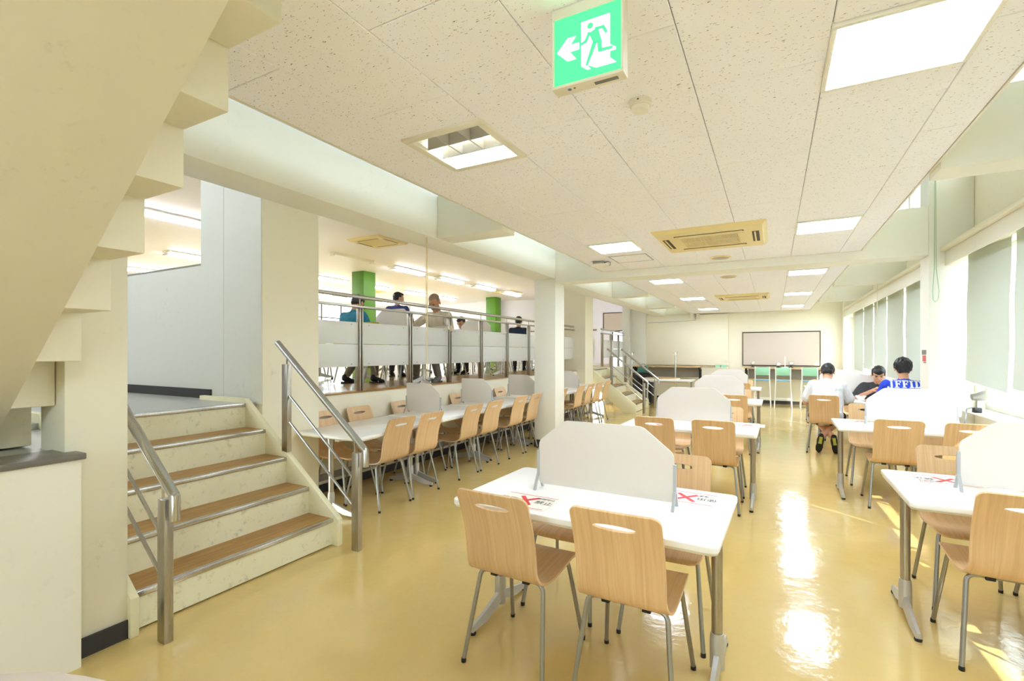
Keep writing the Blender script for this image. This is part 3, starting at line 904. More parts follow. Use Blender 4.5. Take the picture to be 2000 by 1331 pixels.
# exit sign box with the running-man pictogram
ex = thing('exit_sign', 'green illuminated exit sign with running figure and left arrow', 'exit sign', (-0.535, 1.505, 2.6))
w, z0, z1 = 0.114, -0.258, -0.036
B(-w - 0.008, w + 0.008, -0.006, 0.046, z0 - 0.010, z0).box(-w - 0.008, w + 0.008, -0.006, 0.046, z1, -0.0005).box(-w - 0.008, -w, -0.006, 0.046, z0, z1).box(w, w + 0.008, -0.006, 0.046, z0, z1).box(-w, w, 0.036, 0.046, z0, z1).obj('housing', M['plastic_cream'], ex, bevel=0.0015)
B(-w, w, -0.003, 0.034, z0, z1).obj('green_face', M['exit_green'], ex)
def pic(polys, m, name, yy, holes=None):
    q = MB()
    for p in polys:
        q.prism([((u - 0.5) * 2 * w, z0 + (1 - v) * (z1 - z0)) for u, v in p], 'y', yy, yy - 0.0006)
    return q.obj(name, m, ex, smooth=False)
# coordinates measured on the sign face (0..1 across, 0..1 down)
pic([[(0.045, 0.50), (0.21, 0.325), (0.34, 0.325), (0.25, 0.435), (0.385, 0.435), (0.385, 0.535), (0.245, 0.535), (0.34, 0.665), (0.21, 0.665)]], M['exit_white'], 'arrow', -0.0032)
pic([[(0.42, 0.155), (0.84, 0.155), (0.84, 0.60), (0.925, 0.665), (0.925, 0.70), (0.84, 0.70), (0.84, 0.79), (0.93, 0.88), (0.64, 0.88), (0.50, 0.795), (0.56, 0.875), (0.51, 0.875), (0.42, 0.80)]], M['exit_white'], 'doorway', -0.0032)
def disc(cx, cy, r, n=20):
    return [(cx + r * math.cos(2 * PI * i / n), cy + r * math.sin(2 * PI * i / n)) for i in range(n)]
def limb(a, b, r0, r1):
    a, b = Vector(a), Vector(b)
    d = (b - a).normalized(); p = Vector((-d.y, d.x))
    return [tuple(a + p * r0), tuple(b + p * r1), tuple(b - p * r1), tuple(a - p * r0)]
pic([disc(0.555, 0.245, 0.046), limb((0.60, 0.325), (0.665, 0.52), 0.072, 0.06), limb((0.545, 0.335), (0.49, 0.455), 0.026, 0.024), disc(0.49, 0.455, 0.025), limb((0.49, 0.455), (0.40, 0.485), 0.024, 0.022),
     limb((0.62, 0.315), (0.745, 0.32), 0.024, 0.024), disc(0.745, 0.32, 0.025), limb((0.745, 0.32), (0.795, 0.42), 0.023, 0.021),
     limb((0.69, 0.50), (0.695, 0.635), 0.036, 0.03), disc(0.70, 0.64, 0.033), limb((0.70, 0.645), (0.88, 0.655), 0.028, 0.022),
     limb((0.625, 0.50), (0.555, 0.68), 0.036, 0.028), limb((0.557, 0.67), (0.50, 0.815), 0.028, 0.02)], M['exit_green'], 'running_figure', -0.0040)
q = B(0.02, 0.098, 0.012, 0.030, z0 - 0.0106, z0 - 0.0101)
q.obj('rating_label', M['sticker'], ex)
MB().tube([(-0.066, 0.016, z0 - 0.0101), (-0.066, 0.016, z0 - 0.0112)], 0.0065, 16).obj('test_button', M['sticker_blue'], ex)
MB().tube([(-0.048, 0.014, z0 - 0.0101), (-0.048, 0.014, z0 - 0.0110)], 0.004, 12).obj('indicator', M['sticker'], ex)

sm = thing('smoke_detector', 'round white smoke detector on the ceiling beside the exit sign', 'smoke detector', (-0.535, 2.23, 2.6))
MB().lathe([(0.050, 0), (0.050, -0.022), (0.046, -0.026)], 28).obj('base', M['plastic_cream'], sm)
MB().lathe([(0.040, -0.0262), (0.040, -0.040), (0.036, -0.047), (0.02, -0.050)], 28).obj('sensor_cap', M['plastic_white'], sm)
MB().lathe([(0.004, -0.010), (0.004, -0.014)], 8, (0, -0.05, 0)).obj('lamp', M['black'], sm)
for i, (x, y, lb) in enumerate(((-0.563, 6.36, 'in front of the cross beam'), (-0.60, 8.05, 'beyond the cross beam'))):
    t = thing('ceiling_speaker', 'round flush ceiling speaker %s' % lb, 'speaker', (x, y, 2.6), 0, 'round ceiling speakers')
    MB().lathe([(0.115, 0), (0.118, -0.008), (0.100, -0.014), (0.098, -0.010)], 32).obj('rim', M['ac'], t)
    MB().lathe([(0.097, -0.0102), (0.09, -0.013), (0.02, -0.015)], 32).obj('mesh', M['plastic_grey'], t)
for i, y in enumerate((5.91, 11.65)):
    t = thing('access_hatch', 'framed ceiling access hatch behind the %s panel of the hall-side lights' % ('second' if i == 0 else 'fourth'), 'hatch', (-1.53, y, 2.6), 0, 'ceiling access hatches')
    a = 0.225
    B(-a, a, -a, -a + 0.014, -0.006, -0.0005).box(-a, a, a - 0.014, a, -0.006, -0.0005).box(-a, -a + 0.014, -a + 0.014, a - 0.014, -0.006, -0.0005).box(a - 0.014, a, -a + 0.014, a - 0.014, -0.006, -0.0005).obj('frame', M['bracket'], t)
    B(-a + 0.016, a - 0.016, -a + 0.016, a - 0.016, -0.004, -0.0005).obj('lid', M['tile'], t)
ap = thing('access_point', 'white wireless access point hung from the ceiling near the column', 'access point', (-1.94, 5.95, 2.6))
B(-0.08, 0.06, -0.05, 0.05, -0.028, -0.0005).obj('bracket', M['plastic_grey'], ap, bevel=0.004)
MB().lathe([(0.05, -0.030), (0.115, -0.040), (0.118, -0.052), (0.08, -0.066), (0.02, -0.070)], 28).obj('cover', M['plastic_white'], ap)
MB().tube([(0.05, 0, -0.02), (0.10, 0, -0.005), (0.135, 0, -0.02), (0.13, 0, -0.055), (0.10, 0, -0.046)], 0.004, 6).obj('cable', M['black'], ap)
pj = thing('conduit_box', 'pair of cream junction boxes with conduit at the far ceiling edge', 'junction box', (-2.05, 15.2, 2.6))
B(-0.12, -0.02, -0.05, 0.05, -0.16, -0.002).obj('box', M['plastic_cream'], pj, bevel=0.006)
B(0.06, 0.14, -0.05, 0.05, -0.16, -0.002).obj('box', M['plastic_cream'], pj, bevel=0.006)
MB().tube([(0.02, 0.0, -0.05), (0.02, 0.0, -0.21), (-1.0, 0.05, -0.24), (-1.38, 0.05, -0.24)], 0.008, 8).obj('conduit', M['plastic_grey'], pj)

# fluorescent battens of the raised hall
batten = None
rows = [(-8.72, [2.4 + 1.95 * i for i in range(8)]), (-11.85, [2.5 + 1.95 * i for i in range(8)]), (-15.0, [2.7 + 1.95 * i for i in range(8)])]
RN = ['nearest', 'middle', 'farthest']
for ri, (x, ys) in enumerate(rows):
    for i, yc in enumerate(ys):
        off = (ri == 0 and abs(yc - 8.3) < 0.6)
        lb = ('unlit white fluorescent batten above the railing, beside the square air conditioner' if off else '%s fluorescent batten along the %s row of the hall ceiling' % (ORD[i], RN[ri]))
        if off:
            t = thing('batten_light', lb, 'fluorescent light', (x, yc, 3.7))
            MB().prism([(-0.085, 0), (0.085, 0), (0.05, -0.05), (-0.05, -0.05)], 'y', -0.62, 0.62).obj('body', M['plastic_white'], t)
            for s in (-1, 1):
                B(-0.055, 0.055, s * 0.60 - 0.02, s * 0.60 + 0.02, -0.085, -0.05).obj('socket', M['plastic_white'], t)
            continue
        if batten is None:
            batten = thing('batten_light', lb, 'fluorescent light', (x, yc, 3.7), 0, 'lit fluorescent battens in the raised hall')
            MB().prism([(-0.15, -0.001), (0.15, -0.001), (0.15, -0.03), (0.035, -0.06), (-0.035, -0.06), (-0.15, -0.03)], 'y', -0.62, 0.62).obj('body', M['plastic_white'], batten)
            for s in (-1, 1):
                MB().tube([(s * 0.07, -0.585, -0.075), (s * 0.07, 0.585, -0.075)], 0.017, 8).obj('tube', M['tube'], batten)
                B(-0.12, 0.12, s * 0.605 - 0.018, s * 0.605 + 0.018, -0.098, -0.06).obj('socket', M['plastic_white'], batten)
        else:
            dup(batten, (x, yc, 3.7), 0, lb)

dup(batten, (-5.9, 1.5, 3.7), 0, 'added fill-light batten over the grey landing, nearer the half wall')  # this batten and the next are added, unseen, to brighten the landing
dup(batten, (-5.9, -0.6, 3.7), 0, 'added fill-light batten over the grey landing, behind the upper stair')

# ------------------------------------------------------------------ chairs
def chair_shell():
    # profile of the moulded shell, from the top of the back to the front of the seat (y, z)
    pts = [(-0.312, 0.845), (-0.287, 0.785), (-0.260, 0.715), (-0.238, 0.64), (-0.225, 0.57), (-0.220, 0.515), (-0.212, 0.477), (-0.185, 0.447), (-0.14, 0.432),
           (-0.07, 0.428), (0.02, 0.436), (0.10, 0.446), (0.16, 0.449), (0.20, 0.443), (0.225, 0.428)]
    # resample by arc length with a smooth curve
    P = [Vector(p) for p in pts]
    def cr(i, t):
        p0, p1, p2, p3 = P[max(i - 1, 0)], P[i], P[i + 1], P[min(i + 2, len(P) - 1)]
        return 0.5 * ((2 * p1) + (p2 - p0) * t + (2 * p0 - 5 * p1 + 4 * p2 - p3) * t * t + (3 * p1 - p0 - 3 * p2 + p3) * t ** 3)
    fine = [cr(i, j / 12) for i in range(len(P) - 1) for j in range(12)] + [P[-1]]
    acc = [0.0]
    for a, b in zip(fine[:-1], fine[1:]):
        acc.append(acc[-1] + (b - a).length)
    def at(s):
        s = min(max(s, 0), acc[-1])
        for i in range(len(acc) - 1):
            if acc[i + 1] >= s:
                t = (s - acc[i]) / max(acc[i + 1] - acc[i], 1e-9)
                return fine[i].lerp(fine[i + 1], t)
        return fine[-1]
    Ltot = acc[-1]
    sc_, sb, sa = 0.072, 0.0145, 0.088           # slot centre, half height, half width
    rows = [0, 0.003, 0.008, 0.016, 0.026, 0.036, 0.047] + [sc_ - sb * math.cos(PI * i / 10) for i in range(11)] + [0.10, 0.13, 0.18, 0.24, 0.29, 0.33, 0.36, 0.385, 0.405, 0.425, 0.445, 0.47, 0.50, 0.55, 0.60, 0.66, 0.70, 0.73, 0.755]
    rows = [r for r in rows if r < Ltot - 0.03] + [Ltot - 0.028, Ltot - 0.014, Ltot - 0.005, Ltot]
    def half(s):
        w = 0.180 + (0.012 * min(max((s - 0.36) / 0.12, 0), 1))
        r = 0.035
        if s < r: w -= r - math.sqrt(max(r * r - (r - s) ** 2, 0))
        e = Ltot - s
        r = 0.05
        if e < r: w -= r - math.sqrt(max(r * r - (r - e) ** 2, 0))
        return w
    vs, fs = [], []
    nc = 5
    for s in rows:
        w = half(s)
        u = (s - sc_) / sb
        e = sa * math.sqrt(1 - u * u) if abs(u) < 1 else 0.0
        p = at(s)
        for sd in (-1, 1):
            for j in range(nc):
                t = j / (nc - 1)
                x = (-w + (w - e) * t) if sd < 0 else (e + (w - e) * t)
                cv = 0.010 * (1 - (x / 0.19) ** 2) * (1 if s < 0.36 else 0.6)
                # a slight hollow across the shell
                n = Vector((-1, 0)) if s < 0.36 else Vector((0, -1))
                vs.append((x, p.x + n.x * cv, p.y + n.y * cv * 0.6))
    for i in range(len(rows) - 1):
        for k_ in range(2 * nc - 1):
            if k_ == nc - 1: continue
            a = i * 2 * nc + k_; b = a + 2 * nc
            fs.append((a, a + 1, b + 1, b))
    q = MB(); q.add(vs, fs)
    return q
shell_me = chair_shell().mesh('shell', M['beech'], weld=True, solid=0.011, angle=50)

def arc_path(pts, r=0.045, n=5):
    out = [Vector(pts[0])]
    for i in range(1, len(pts) - 1):
        p, a, b = Vector(pts[i]), Vector(pts[i - 1]), Vector(pts[i + 1])
        s0, s1 = p + (a - p).normalized() * r, p + (b - p).normalized() * r
        for j in range(n + 1):
            t = j / n
            out.append(s0 * (1 - t) ** 2 + p * 2 * t * (1 - t) + s1 * t ** 2)
    out.append(Vector(pts[-1]))
    return out
leg_me, cap_me = {}, {}
for sx in (-1, 1):
    for nm, y0, y1, zt in (('r', -0.135, -0.225, 0.416), ('f', 0.13, 0.225, 0.426)):
        foot = (sx * 0.205, y1, 0.012)
        leg_me[sx, nm] = MB().tube(arc_path([(sx * 0.075, y0, zt), (sx * 0.165, y0, zt), foot], 0.04), 0.0105, 10).mesh('leg', M['steel_paint'])
        cap_me[sx, nm] = MB().lathe([(0.0118, 0.0), (0.0122, 0.012), (0.0112, 0.02)], 10, (foot[0], foot[1], 0)).mesh('foot_cap', M['black'])
frame_me = MB().tube([(-0.074, -0.135, 0.416), (0.074, -0.135, 0.416)], 0.0105, 8).tube([(-0.074, 0.13, 0.426), (0.074, 0.13, 0.426)], 0.0105, 8).tube([(-0.07, -0.13, 0.412), (-0.07, 0.12, 0.422)], 0.008, 8).tube([(0.07, -0.13, 0.412), (0.07, 0.12, 0.422)], 0.008, 8).mesh('seat_frame', M['steel_paint'])
bump_me = {sx: B(sx * 0.085 - 0.018, sx * 0.085 + 0.018, -0.155, -0.135, 0.402, 0.424).mesh('bumper', M['black'], bevel=0.004) for sx in (-1, 1)}
GC = 'beech plywood dining chairs'
def make_chair(label, loc, rz, shell=None, name='dining_chair', group=GC, caps=True):
    t = thing(name, label, 'chair', loc, rz, group)
    link('shell', shell or shell_me, t)
    for k_ in leg_me:
        l = link('leg', leg_me[k_], t)
        if caps: link('foot_cap', cap_me[k_], l)
    link('seat_frame', frame_me, t)
    for sx in (-1, 1):
        link('bumper', bump_me[sx], t)
    return t
proto = None
def chair(x, y, deg, label, z=0.0):
    global proto
    if proto is None:
        proto = make_chair(label, (x, y, z), R(deg))
        return proto
    return dup(proto, (x, y, z), R(deg), label)

# ------------------------------------------------------------------ tables
TW, TD, TZ = 1.235, 0.77, 0.72
top_me = MB().prism(rrect(-TW / 2, TW / 2, -TD / 2, TD / 2, 0.035, 6), 'z', TZ - 0.030, TZ).mesh('tabletop', M['laminate'], bevel=0.006, seg=3)
band_me = MB().prism(rrect(-TW / 2 + 0.006, TW / 2 - 0.006, -TD / 2 + 0.006, TD / 2 - 0.006, 0.035, 6), 'z', TZ - 0.038, TZ - 0.0302).mesh('underside', M['laminate_edge'])
apron_me = B(-TW / 2 + 0.12, TW / 2 - 0.12, -0.03, 0.03, TZ - 0.085, TZ - 0.039).mesh('beam', M['laminate_edge'], bevel=0.003)
def foot_mesh(x):
    q = MB()
    q.lathe([(0.031, 0.045), (0.031, 0.17), (0.027, 0.20)], 20, (x, 0, 0))
    for s in (-1, 1):
        # tapered arm dropping away from the socket
        a = [(0.0, 0.125, 0.020), (0.05, 0.102, 0.019), (0.16, 0.070, 0.016), (0.27, 0.046, 0.014), (0.29, 0.043, 0.014)]
        vs, fs = [], []
        for yy, zt, hw in a:
            zb = max(zt - 0.050, 0.018) if yy < 0.2 else 0.018
            vs += [(x - hw, s * yy, zb), (x + hw, s * yy, zb), (x + hw * 0.55, s * yy, zt), (x - hw * 0.55, s * yy, zt)]
        for i in range(len(a) - 1):
            o = i * 4
            for j in range(4):
                f = (o + j, o + (j + 1) % 4, o + 4 + (j + 1) % 4, o + 4 + j)
                fs.append(f if s > 0 else f[::-1])
        e = (len(a) - 1) * 4
        fs.append((e, e + 1, e + 2, e + 3) if s < 0 else (e + 3, e + 2, e + 1, e))
        q.add(vs, fs)
    return q.mesh('foot_bar', M['chrome'], angle=20)
leg_t = {s: MB().lathe([(0.0235, 0.19), (0.0235, TZ - 0.039)], 20, (s * 0.565, 0, 0)).mesh('leg', M['stainless']) for s in (-1, 1)}
collar_t = {s: MB().lathe([(0.028, TZ - 0.085), (0.034, TZ - 0.039)], 20, (s * 0.565, 0, 0)).mesh('collar', M['steel_paint']) for s in (-1, 1)}
foot_t = {s: foot_mesh(s * 0.565) for s in (-1, 1)}
pad_t = {(s, e): MB().lathe([(0.016, 0.0), (0.018, 0.010), (0.014, 0.0178)], 12, (s * 0.565, e * 0.272, 0)).mesh('foot_pad', M['black']) for s in (-1, 1) for e in (-1, 1)}
tproto = None
def table(x, y, deg, label, z=0.0, group='white T-leg dining tables'):
    global tproto
    if tproto is not None:
        t = tproto.copy(); COL.objects.link(t)
        t.location = (x, y, z); t.rotation_euler = (0, 0, R(deg)); t['label'] = label; t['group'] = group
        for ch in list(tproto.children):
            c = ch.copy(); COL.objects.link(c); c.parent = t
            for g in list(ch.children):
                d = g.copy(); COL.objects.link(d); d.parent = c
        return t
    t = thing('dining_table', label, 'table', (x, y, z), R(deg), group)
    link('tabletop', top_me, t); link('underside', band_me, t); link('beam', apron_me, t)
    for s in (-1, 1):
        l = link('leg', leg_t[s], t)
        link('collar', collar_t[s], l)
        f = link('foot_bar', foot_t[s], t)
        for e in (-1, 1):
            link('foot_pad', pad_t[s, e], f)
    tproto = t
    return t

def divider_parts(w, h, both):
    cx, cz = 0.146, 0.118
    pts = [(-w / 2, 0.028), (w / 2, 0.028), (w / 2, h - cz), (w / 2 - cx, h)] + ([(-w / 2 + cx, h), (-w / 2, h - cz)] if both else [(-w / 2, h)])
    board = MB().prism(rpoly(pts, 0.022), 'y', -0.005, 0.005).mesh('board', M['divider'], bevel=0.0015)
    br = {}
    for s in (-1, 1):
        q = MB()
        x = s * (w / 2 + 0.003)
        q.box(x - 0.007, x + 0.007, -0.008, 0.008, 0.072, 0.205)
        for e in (-1, 1):
            q.add([(x - 0.007, e * 0.003, 0.082), (x + 0.007, e * 0.003, 0.082), (x + 0.007, e * 0.012, 0.082), (x - 0.007, e * 0.012, 0.082),
                   (x - 0.007, e * 0.042, 0.0), (x + 0.007, e * 0.042, 0.0), (x + 0.007, e * 0.056, 0.0), (x - 0.007, e * 0.056, 0.0)],
                  [(0, 1, 2, 3), (7, 6, 5, 4), (0, 4, 5, 1), (1, 5, 6, 2), (2, 6, 7, 3), (3, 7, 4, 0)])
        br[s] = q.mesh('bracket', M['bracket'], smooth=False)
    return board, br
DV = {True: divider_parts(0.70, 0.372, True), False: divider_parts(0.50, 0.36, False)}
def divider(x, y, deg, label, both=True, z=TZ):
    t = thing('table_divider', label, 'divider', (x, y, z), R(deg), 'white table dividers')
    board, br = DV[both]
    link('board', board, t)
    for s in (-1, 1): link('bracket', br[s], t)
    return t

def notice(x, y, deg, label, full=True, z=TZ):
    """paper notice taped to a table: red prohibition mark with black lettering"""
    t = thing('table_notice', label, 'notice', (x, y, z + 0.0003), R(deg), 'paper notices taped on the tables')
    B(-0.148, 0.148, -0.105, 0.105, 0, 0.0006).obj('sheet', M['paper'], t)
    q = MB()
    for a in (52, -52):
        c, s_ = math.cos(R(a)), math.sin(R(a))
        q.prism([(c * u - s_ * v - 0.0, s_ * u + c * v + 0.004) for u, v in ((-0.075, -0.011), (0.075, -0.011), (0.075, 0.011), (-0.075, 0.011))], 'z', 0.0007 + (0.0002 if a > 0 else 0), 0.0010 + (0.0002 if a > 0 else 0))
    q.obj('red_cross', M['red_ink'], t)
    def text(s, size, lx, ly, m, nm):
        cu = bpy.data.curves.new(nm, 'FONT')
        cu.body = s; cu.size = size; cu.align_x = 'CENTER'; cu.align_y = 'CENTER'; cu.extrude = 0.0001
        o = bpy.data.objects.new('tmp', cu); 
        me = evaluated_mesh(o)
        bpy.data.objects.remove(o)
        me.materials.clear(); me.materials.append(m)
        p = link(nm, me, t); p.location = (lx, ly, 0.0012)
    text('使用', 0.048, -0.098, 0.0, M['ink'], 'lettering')
    text('禁止', 0.048, 0.098, 0.0, M['ink'], 'lettering')
    text('混雑時は', 0.024, 0.085, 0.058, M['ink'], 'lettering')
    text('ご遠慮', 0.024, -0.09, -0.052, M['ink'], 'lettering')
    for e in (-1, 1):
        B(-0.135, 0.135, e * 0.0905 - 0.0025, e * 0.0905 + 0.0025, 0.0007, 0.001).obj('red_rule', M['red_ink'], t)
    return t

# centre row (long side across the room) and window row
CROW = [(-0.785, 2.345, 'front', 1.6), (-0.735, 5.16, 'second', 0.8), (-0.755, 8.03, 'third', 0.3), (-0.83, 11.0, 'fourth', 0.0)]
for x, y, n, a in CROW:
    table(x, y, -a, 'white T-leg table, %s from the camera in the centre row' % n)
    divider(x + (0.03 if n == 'front' else 0.02), y, -a, 'white divider board with cut corners on the %s centre table' % n)
    fy = y - 0.24
    for sx, nm in ((-1, 'hall-side'), (1, 'aisle-side')):
        dx = {('front', -1): -0.275, ('front', 1): 0.255, ('second', -1): -0.24, ('second', 1): 0.265}.get((n, sx), sx * 0.26)
        chair(x + dx, fy + (0.01 if sx > 0 else -0.005), -a + (0.5 if sx > 0 else -0.8), '%s beech chair on the near side of the %s centre table' % (nm, n))
        dx2 = {('front', 1): 0.29, ('front', -1): -0.26}.get((n, sx), sx * 0.27)
        chair(x + dx2, y + (0.335 if n == 'front' else 0.36), 180 - a + (1.0 if sx > 0 else -1.5), '%s beech chair on the far side of the %s centre table, facing back' % (nm, n))
notice(-1.07, 2.12, -1.6, 'paper notice with red cross on the near half of the front centre table')
notice(-0.385, 2.555, 178, 'paper notice with red cross on the far half of the front centre table')
notice(-1.0, 4.95, 0, 'paper notice on the near half of the second centre table')
notice(-0.22, 5.36, 180, 'paper notice on the far half of the second centre table')

WROW = [(1.205, 3.375, 'front', 0.0), (1.175, 6.0, 'second', 0.5), (1.205, 8.93, 'third', 0.0), (1.2, 11.9, 'fourth', 0.0)]
for x, y, n, a in WROW:
    table(x, y, -a, 'white T-leg table, %s from the camera in the window row' % n)
    if n != 'third':
        divider(x + {'front': 0.01}.get(n, 0.0), y, -a, 'white divider board with cut corners on the %s window-row table' % n)
    else:
        divider(x + 0.06, y + 0.33, 0, 'white divider board behind the diners on the third window-row table')
    fy = y - 0.24
    for sx, nm in ((-1, 'aisle-side'), (1, 'window-side')):
        if n == 'third':
            continue
        dx = {('front', -1): -0.245, ('second', -1): -0.185, ('second', 1): 0.31}.get((n, sx), sx * 0.27)
        fyy = {'second': 5.74}.get(n, fy)
        chair(x + dx, fyy, -a, '%s beech chair on the near side of the %s window-row table' % (nm, n))
        oy = {'front': y + 0.36, 'second': y + 0.60 if sx < 0 else y + 0.40}.get(n, y + 0.36)
        chair(x + {('front', -1): -0.205, ('second', -1): -0.22}.get((n, sx), sx * 0.27), oy, 180 - a, '%s beech chair on the far side of the %s window-row table, facing back' % (nm, n))
chair(0.655, 8.36, -6, 'beech chair the person in the white shirt sits on')
chair(1.50, 8.04, 0, 'beech chair the person in the blue shirt sits on')
chair(0.95, 9.62, 180, 'empty beech chair across the table from the white-shirted person')
chair(1.42, 9.42, 180, 'beech chair the person in the charcoal shirt sits on')
notice(0.86, 3.585, 180, 'paper notice with red cross on the far half of the front window-row table')
notice(0.80, 6.22, 180, 'paper notice on the far half of the second window-row table')

# side tables end to end along the retaining wall
SROW = [(-3.50, 3.60, 'first', 2.2), (-3.56, 4.86, 'second', 1.5), (-3.60, 6.11, 'third', 1.0), (-3.63, 7.42, 'fourth', 0), (-3.63, 8.68, 'fifth', 0), (-3.63, 9.94, 'sixth', 0)]
for x, y, n, a in SROW:
    table(x, y, 90 + a, 'white T-leg table, %s in the side row under the railing' % n)
for i, (x, y, n) in enumerate(((-3.64, 4.53, 'first'), (-3.64, 5.70, 'second'), (-3.60, 7.0, 'third'), (-3.58, 8.90, 'fourth'))):
    divider(x, y, 0, 'small white divider with one cut corner, %s along the side tables' % n, False)
ss = [3.47, 3.92, 4.72, 5.21, 5.94, 6.42, 7.45, 8.33, 8.84, 9.38, 9.94]
for i, y in enumerate(ss):
    x = -3.335 - 0.015 * min(i // 2, 2)
    chair(x, y, 90 + (i % 3 - 1) * 1.5, '%s beech chair along the room side of the side tables' % ORD[i])
for i, y in enumerate([3.46, 3.93, 4.62, 5.15, 5.83, 6.40, 7.08, 8.2, 8.8, 9.4]):
    chair(-3.755, y, -90 + (i % 2) * 1.2, '%s beech chair on the wall side of the side tables' % ORD[i])

# round table cut off at the lower left of the view
rt = thing('round_table', 'round pinkish-white table at the foot of the low wall', 'table', (-1.20, -0.07, 0))
MB().lathe([(0.585, 0.69), (0.60, 0.695), (0.60, 0.715), (0.592, 0.72)], 64).obj('tabletop', M['pinkish'], rt)
MB().lathe([(0.035, 0.03), (0.035, 0.69)], 20).obj('column', M['steel_paint'], rt)
MB().lathe([(0.28, 0.0), (0.28, 0.012), (0.06, 0.03)], 40).obj('base', M['steel_paint'], rt)
for i in range(6):
    pass

# ------------------------------------------------------------------ blinds and cords
def blind(yc, w, zt, zb, tilt, label, x=1.765):
    t = thing('roller_blind', label, 'roller blind', (x, yc, zt), 0, 'pale green roller blinds')
    t.rotation_euler = (R(tilt), 0, 0)
    MB().tube([(0, -w / 2, 0), (0, w / 2, 0)], 0.022, 14).obj('roller', M['white_metal'], t)
    h = zt - zb
    n = 10
    q = MB()
    vs, fs = [], []
    for i in range(n + 1):
        z = -h * i / n
        dx = 0.004 * math.sin(i * 1.1)
        vs += [(-0.022 + dx, -w / 2 + 0.01, z), (-0.022 + dx, w / 2 - 0.01, z)]
    for i in range(n):
        fs.append((2 * i, 2 * i + 1, 2 * i + 3, 2 * i + 2))
    q.add(vs, fs)
    q.obj('fabric', M['blind'], t, solid=0.0008)
    B(-0.030, -0.012, -w / 2 + 0.01, w / 2 - 0.01, -h - 0.022, -h).obj('bottom_bar', M['white_metal'], t, bevel=0.004)
    return t
# near bay: gaps between blinds show the daylight
for i, (a, b) in enumerate(((5.50, 6.54), (4.24, 5.43), (3.0, 4.236), (1.76, 2.996))):
    blind((a + b) / 2, b - a, 2.44, 1.13 if i == 0 else 1.12, (3.2 if i < 1 else 2.6), 'pale green roller blind, %s from the column in the near bay' % ORD[i])
for i, (a, b) in enumerate(((7.16, 8.15), (8.17, 9.16), (9.28, 10.50), (10.56, 11.76), (11.83, 12.98), (13.04, 14.32))):
    blind((a + b) / 2, b - a, 2.44, 1.02 if i != 4 else 1.1, 1.4 if i < 2 else 0.6, 'pale green roller blind, %s beyond the column in the far bay' % ORD[i])
def cordloop(pts_a, label, m, w=0.03, axis=(0, 1, 0), r=0.003):
    x, y, z0, z1 = pts_a
    t = thing('pull_cord', label, 'cord', (x, y, z1), 0, 'looped pull cords')
    a = Vector(axis)
    path = [Vector((0, 0, z0 - z1)) + a * 0.004, Vector((0, 0, 0.35)) + a * 0.008, Vector((0, 0, 0.12)) + a * w * 0.9, Vector((0, 0, 0.03)) + a * w * 0.7, Vector((0, 0, 0)), Vector((0, 0, 0.03)) - a * w * 0.5, Vector((0, 0, 0.12)) - a * w * 0.6, Vector((0, 0, 0.35)) - a * 0.008, Vector((0, 0, z0 - z1)) - a * 0.004]
    MB().tube(path, r, 6).obj('cord', m, t)
cordloop((1.515, 6.66, 3.3, 1.98), 'green looped blind cord hanging in front of the notice column', M['cord_green'], 0.035, (1, 0, 0), 0.0035)
cordloop((1.46, 9.56, 2.55, 2.0), 'pale looped blind cord hanging by the far blinds', M['cord'], 0.05, (0, 1, 0))
cordloop((-2.93, 3.70, 2.55, 1.19), 'long looped cord hanging from the beam in front of the railing', M['cord'], 0.012, (1, 0.3, 0), 0.0035)

def clip_lamp(x, y, z, rz, label):
    t = thing('clip_lamp', label, 'lamp', (x, y, z), R(rz), 'silver clip lamps')
    B(-0.025, 0.025, -0.03, 0.03, 0.002, 0.05).obj('clamp', M['black'], t, bevel=0.006)
    MB().tube([(0, 0, 0.05), (0.0, 0.0, 0.10), (-0.01, 0, 0.13)], 0.012, 10).obj('neck', M['steel_paint'], t)
    q = MB()
    a = Vector((-0.02, 0.05, 0.15)); b = Vector((-0.03, -0.07, 0.165))
    q.tube([a, a.lerp(b, 0.3), a.lerp(b, 0.65), b], [0.030, 0.036, 0.05, 0.058], 16)
    q.obj('head', M['steel_paint'], t)
    a2 = b + (b - a).normalized() * 0.004
    MB().tube([b + (b - a).normalized() * 0.0005, a2], 0.052, 16).obj('lens', M['white_metal'], t)
    return t
l1 = clip_lamp(1.70, 6.13, 0.872, 100, 'silver clip lamp on the near window sill beside the column')
MB().tube([(0.0, 0.02, 0.05), (0.06, 0.05, 0.03), (-0.02, 0.10, -0.1), (-0.01, 0.08, -0.3), (0.02, -0.05, -0.5)], 0.006, 6).obj('cable', M['cable'], l1)
clip_lamp(1.70, 9.2, 0.872, 100, 'silver clip lamp on the far window sill behind the diners')
pst = thing('column_notice', 'small grey and red notice on the window column', 'notice', (1.469, 6.86, 1.40))
B(-0.004, 0.0005, -0.09, 0.09, -0.075, 0.075).obj('sheet', M['paper'], pst)
B(-0.005, -0.0041, -0.088, 0.088, 0.02, 0.073).obj('grey_header', M['sticker'], pst)
for yy in (-0.075, -0.030, 0.02):
    B(-0.005, -0.0041, yy, yy + 0.038, -0.055, 0.012).obj('red_block', M['red_ink'], pst)
B(-0.005, -0.0041, -0.08, 0.02, -0.070, -0.062).obj('small_print', M['ink'], pst)
# the notice faces the aisle on the narrow side of the column

